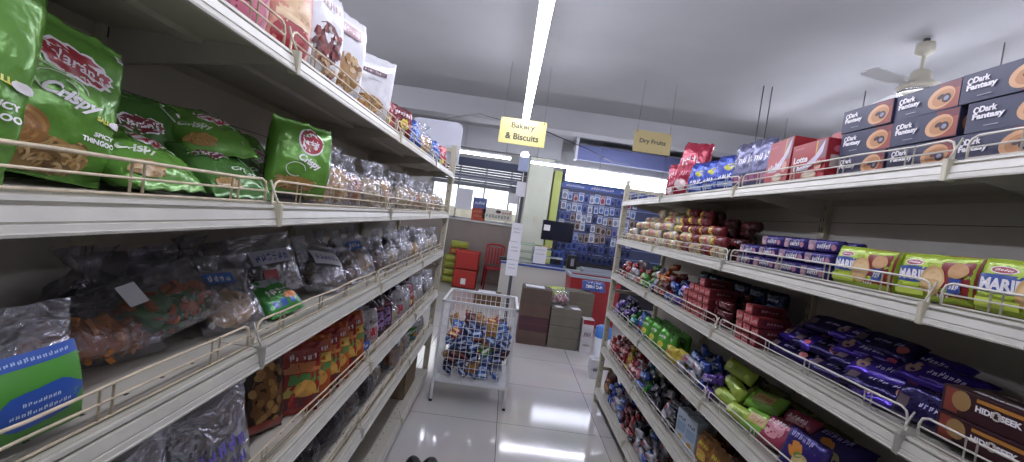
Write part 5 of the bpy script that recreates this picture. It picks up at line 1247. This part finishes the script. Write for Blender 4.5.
bl_ = {'pale blue': ('#c8d4ec', '#5a78c8'), 'red': ('#d0b8c4', '#a83a50'), 'deep blue': ('#5a70c0', '#24387c'), 'white': ('#dfe2ec', '#8a96b8'), 'navy': ('#38488c', '#141a3c'), 'violet': ('#8a8acc', '#4a4aa0'), 'tan': ('#b0a098', '#5a4038')}
for i, (k, v) in enumerate(bl_.items()): blister('bp_'+k, *v, 200+i)
q = random.Random(5); kk = list(bl_)
for r in range(7):
    for c in range(14):
        k = ('white', 'pale blue', 'red', 'pale blue', 'deep blue')[c % 5] if r > 4 else (q.choice(('navy', 'tan', 'violet', 'white', 'white', 'tan', 'pale blue')) if r > 1 else q.choice(('navy', 'navy', 'deep blue')))
        if r > 2 and q.random() < .3: k = q.choice(('white', 'pale blue', 'deep blue'))
        place('bp_'+k, 'W', 1.16+c*.118+q.uniform(-.008, .008), 9.36, .80+r*.215+q.uniform(-.02, .02), yaw=q.uniform(-8, 8), roll=q.uniform(-3, 3), scale=q.uniform(.8, 1.06), label='%s hanging pack on the blue display panel' % k, group='%s packs on the display panel' % k)
bm = bmesh.new(); box(bm, -.80, -.18, .0, 1.5, .18, .80, 0, .005); tag(obj('low_cabinet', bm, mat('cab_dark', '#23222c', .5), None, (1.95, 9.15, 0)), 'dark low cabinet below the hanging packs', 'cabinet')
# light box over the display and blue bulkhead in front of it
lb = tag(empty('light_box', (2.3, 9.25, 2.47)), 'glowing white light box above the blue display panel', 'light box')
bm = bmesh.new(); box(bm, -1.24, .0, .0, 1.7, .12, .33); obj('box_case', bm, mat('frame_navy', '#26386e'), lb)
bm = bmesh.new(); box(bm, -1.20, -.012, .015, 1.68, .0, .315); obj('light_face', bm, mat('light_face', '#ffffff', .5, emit=('#e6ecff', 4)), lb)
st(bx('trim_2', (1.16, 8.45, 2.86), (5.2, 8.6, 3.14), mat('bulkhead_blue', '#6870a0', .6)))
st(bx('trim_3', (1.12, 8.42, 2.84), (1.17, 8.62, CEIL_Z), mat('trim_pale', '#c8cad2', .5)))
st(bx('trim_4', (1.16, 8.6, 3.14), (5.2, 9.2, 3.2), mat('trim_pale', '#c8cad2')))

# ---- hanging signs
def hang_sign(xa, xb, za, zb_, y, body, lines, label, edge):
    cx, cz = (xa+xb)/2, (za+zb_)/2; w, h = xb-xa, zb_-za
    s = tag(empty('hanging_sign', (cx, y, cz)), label, 'sign')
    bm = bmesh.new(); mats = [body]
    box(bm, -w/2, -.006, -h/2, w/2, .006, h/2, 0, .002)
    inkc = mat('sign_ink', '#4c4a44', .5)
    dec = [d_text(t, x, z, ww, hh, inkc, bold=.03) for t, x, z, ww, hh in lines]
    add_decals(bm, dec, lambda a, b: (Vector((a, -.006, b)), Vector((0, -1, 0))), mats, 0)
    add_decals(bm, dec, lambda a, b: (Vector((-a, .006, b)), Vector((0, 1, 0))), mats, 0)
    obj('board', bm, mats, s)
    for sx_ in (-1, 1):
        bm = bmesh.new(); tube(bm, [(sx_*w*.44, 0, h/2-.015), (sx_*w*.42, 0, CEIL_Z-cz)], .0022, 5)
        tube(bm, [(sx_*w*.44-.008, -.008, h/2-.02), (sx_*w*.44+.008, -.008, h/2-.02)], .006, 6); obj('hanging_wire', bm, STEEL, s)
hang_sign(-.235, .290, 2.385, 2.672, 4.9, mat('sign_yellow', '#e2d48c', .5), [('Bakery', 0, .058, .27, .085), ('& Biscuits', 0, -.055, .38, .075)], 'yellow hanging sign reading Bakery and Biscuits over the aisle', 0)
hang_sign(1.29, 1.715, 2.50, 2.745, 4.9, mat('sign_tan', '#b3a374', .6), [('Dry Fruits', 0, .0, .30, .065)], 'tan hanging sign reading Dry Fruits above the right rack', 0)
# loose black cable slung across
bm = bmesh.new(); tube(bm, [(-.70, 3.92, 2.342), (-.62, 4.1, 2.43), (-.45, 4.6, 2.60), (-.24, 5.0, 2.655), (.3, 5.02, 2.60), (.6, 5.2, 2.56), (.9, 5.6, 2.57), (1.15, 6.1, 2.60), (1.6, 7.2, 2.70), (2.2, 8.449, 2.9)], .006, 6)
tag(obj('cable', bm, BLACK), 'thin black cable slung across behind the yellow sign', 'cable')
# ceiling fan
fx, fy = 2.88, 3.2
fan = tag(empty('ceiling_fan', (fx, fy, CEIL_Z)), 'cream ceiling fan hanging over the right rack', 'fan')
FC = mat('fan_cream', '#b9b4a4', .4)
bm = bmesh.new(); tube(bm, [(0, 0, .0), (0, 0, -.07)], .02, 8); obj('hook', bm, mat('fan_hook', '#4a4644', .6), fan)
bm = bmesh.new(); lathe(bm, [(.001, -.03), (.055, -.035), (.058, -.10), (.03, -.125), (.001, -.13)], 20); obj('canopy_cup', bm, FC, fan)
bm = bmesh.new(); tube(bm, [(0, 0, -.12), (0, 0, -.25)], .013, 10); obj('downrod', bm, FC, fan)
bm = bmesh.new(); lathe(bm, [(.001, -.235), (.05, -.24), (.062, -.26), (.064, -.305), (.11, -.335), (.135, -.365), (.132, -.385), (.09, -.395), (.085, -.388), (.001, -.388)], 28); obj('motor_housing', bm, FC, fan)
bm = bmesh.new()
n = 40
for i in range(n):
    a = 2*PI*i/n
pts = [(.112*math.cos(2*PI*i/n), .112*math.sin(2*PI*i/n), -.392) for i in range(n)]; tube(bm, pts, .012, 8, closed=True); obj('chrome_ring', bm, mat('chrome', '#d8d8dc', .12, metal=1), fan)
for k in range(3):
    a = R(75+120*k); bm = bmesh.new()
    prof = [(.10, -.02), (.10, .02), (.18, .025), (.22, .055), (.50, .065), (.53, .04), (.53, -.04), (.50, -.06), (.22, -.055), (.18, -.025)]
    c, s = math.cos(a), math.sin(a)
    A = [bm.verts.new((x*c-y*s, x*s+y*c, -.35+y*.12)) for x, y in prof]; B = [bm.verts.new((x*c-y*s, x*s+y*c, -.355+y*.12)) for x, y in prof]
    for i in range(10): bm.faces.new((A[i], A[(i+1) % 10], B[(i+1) % 10], B[i]))
    bm.faces.new(A); bm.faces.new(B[::-1]); bmesh.ops.recalc_face_normals(bm, faces=bm.faces[:]); obj('blade', bm, mat('blade_grey', '#bdbdbe', .5), fan)
# two thin rods of a sign hidden behind the packets
hs_ = tag(empty('hanging_sign', (2.52, 4.55, 2.42)), 'dark edged sign on two thin rods above the right rack', 'sign')
for x in (-.05, .04):
    bm = bmesh.new(); tube(bm, [(x, 0, .18), (x, 0, CEIL_Z-2.42)], .005, 6); obj('hanging_rod', bm, mat('rod_dark', '#4a4a4e', .5), hs_)
bm = bmesh.new(); box(bm, -.22, -.01, -.05, .2, .01, .18, 0, .004); obj('board', bm, mat('sign_tan', '#b3a374'), hs_)

# ================================================================== lights and lamps
def batten(x, y0, y1, z, label, along='y', strength=34, wd=.05, group=None, susp=True):
    """suspended linear lamp: housing and glowing diffuser"""
    L = y1-y0; root = empty('batten_lamp', (x, (y0+y1)/2, z) if along == 'y' else ((y0+y1)/2, x, z), (0, 0, 0 if along == 'y' else PI/2))
    tag(root, label, 'ceiling lamp', group)
    bm = bmesh.new()
    pr = [(-wd*.22, .0), (-wd*.22, .035), (wd*.22, .035), (wd*.22, .0)]
    extrude_profile(bm, pr, -L/2, L/2); obj('lamp_housing', bm, mat('lamp_white', '#e8e8ec', .4), root)
    bm = bmesh.new()
    tube(bm, [(0, -L/2+.01, -wd*.36), (0, 0, -wd*.36), (0, L/2-.01, -wd*.36)], wd*.36, 12)
    obj('diffuser', bm, mat('lamp_glow_%g' % strength, '#ffffff', .5, emit=('#eef0ff', strength)), root)
    if susp:
        for i in range(max(2, int(L/1.2)+1)):
            yy = -L/2+.1+(L-.2)*i/max(1, int(L/1.2))
            bm = bmesh.new(); tube(bm, [(0, yy, .045), (0, yy, CEIL_Z-z)], .004, 6); obj('suspension_rod', bm, STEEL, root)
    return root
batten(.045, .2, 5.12, 2.75, 'long glowing white lamp running along the aisle ceiling', strength=LAMP*.85, wd=.105)  # glowing tube made wider to put the lamp's bloom into its shape
for x, nm in ((3.35, 'lamp over the aisle beyond the right rack'), (-3.2, 'lamp over the aisle beyond the left rack')):
    batten(x, -.6, 5.6, 2.85, 'long white ceiling '+nm, strength=LAMP2, wd=.07)
batten(.3, -2.6, -.6, 2.9, 'white ceiling lamp behind the aisle entrance', strength=LAMP2, wd=.07)
batten(7.6, -1.02, -.09, 2.585, 'short glowing tube lamp in front of the shop window', along='x', strength=30, wd=.05)
batten(7.6, .26, 2.7, 2.575, 'long glowing tube lamp in front of the blue display wall', along='x', strength=30, wd=.05)

# ================================================================== world and camera
wd_ = bpy.data.worlds.new('World'); bpy.context.scene.world = wd_; wd_.use_nodes = True
nt = wd_.node_tree; bg = nt.nodes['Background']; bg.inputs['Color'].default_value = (.95, .98, 1, 1); bg.inputs['Strength'].default_value = 1.6
cam = bpy.data.cameras.new('Camera'); co = bpy.data.objects.new('Camera', cam); col.objects.link(co)
cam.sensor_width = 36; cam.lens = 430/1024*36; cam.clip_start = .02; cam.clip_end = 60
yaw, pitch, roll_ = 0.01321, 0.03531, 0.14014
F = Vector((math.sin(yaw)*math.cos(pitch), math.cos(yaw)*math.cos(pitch), -math.sin(pitch)))
Rt = Vector((math.cos(yaw), -math.sin(yaw), 0)); U = Rt.cross(F)
r2 = math.cos(roll_)*Rt+math.sin(roll_)*U; u2 = -math.sin(roll_)*Rt+math.cos(roll_)*U
M = Matrix((r2, u2, -F)).transposed().to_4x4(); M.translation = Vector((0, 0, 1.58)); co.matrix_world = M
sc = bpy.context.scene; sc.camera = co
sc.view_settings.view_transform = 'Standard'; sc.view_settings.look = 'None'; sc.view_settings.gamma = 1; sc.view_settings.exposure = EXPO
sc.view_settings.use_curve_mapping = False
sc.cycles.use_denoising = True
sc.cycles.transparent_max_bounces = 24; sc.cycles.max_bounces = 8; sc.cycles.diffuse_bounces = 6; sc.cycles.glossy_bounces = 4
sc.cycles.caustics_reflective = False; sc.cycles.caustics_refractive = False; sc.cycles.sample_clamp_indirect = 6
bpy.context.view_layer.update()
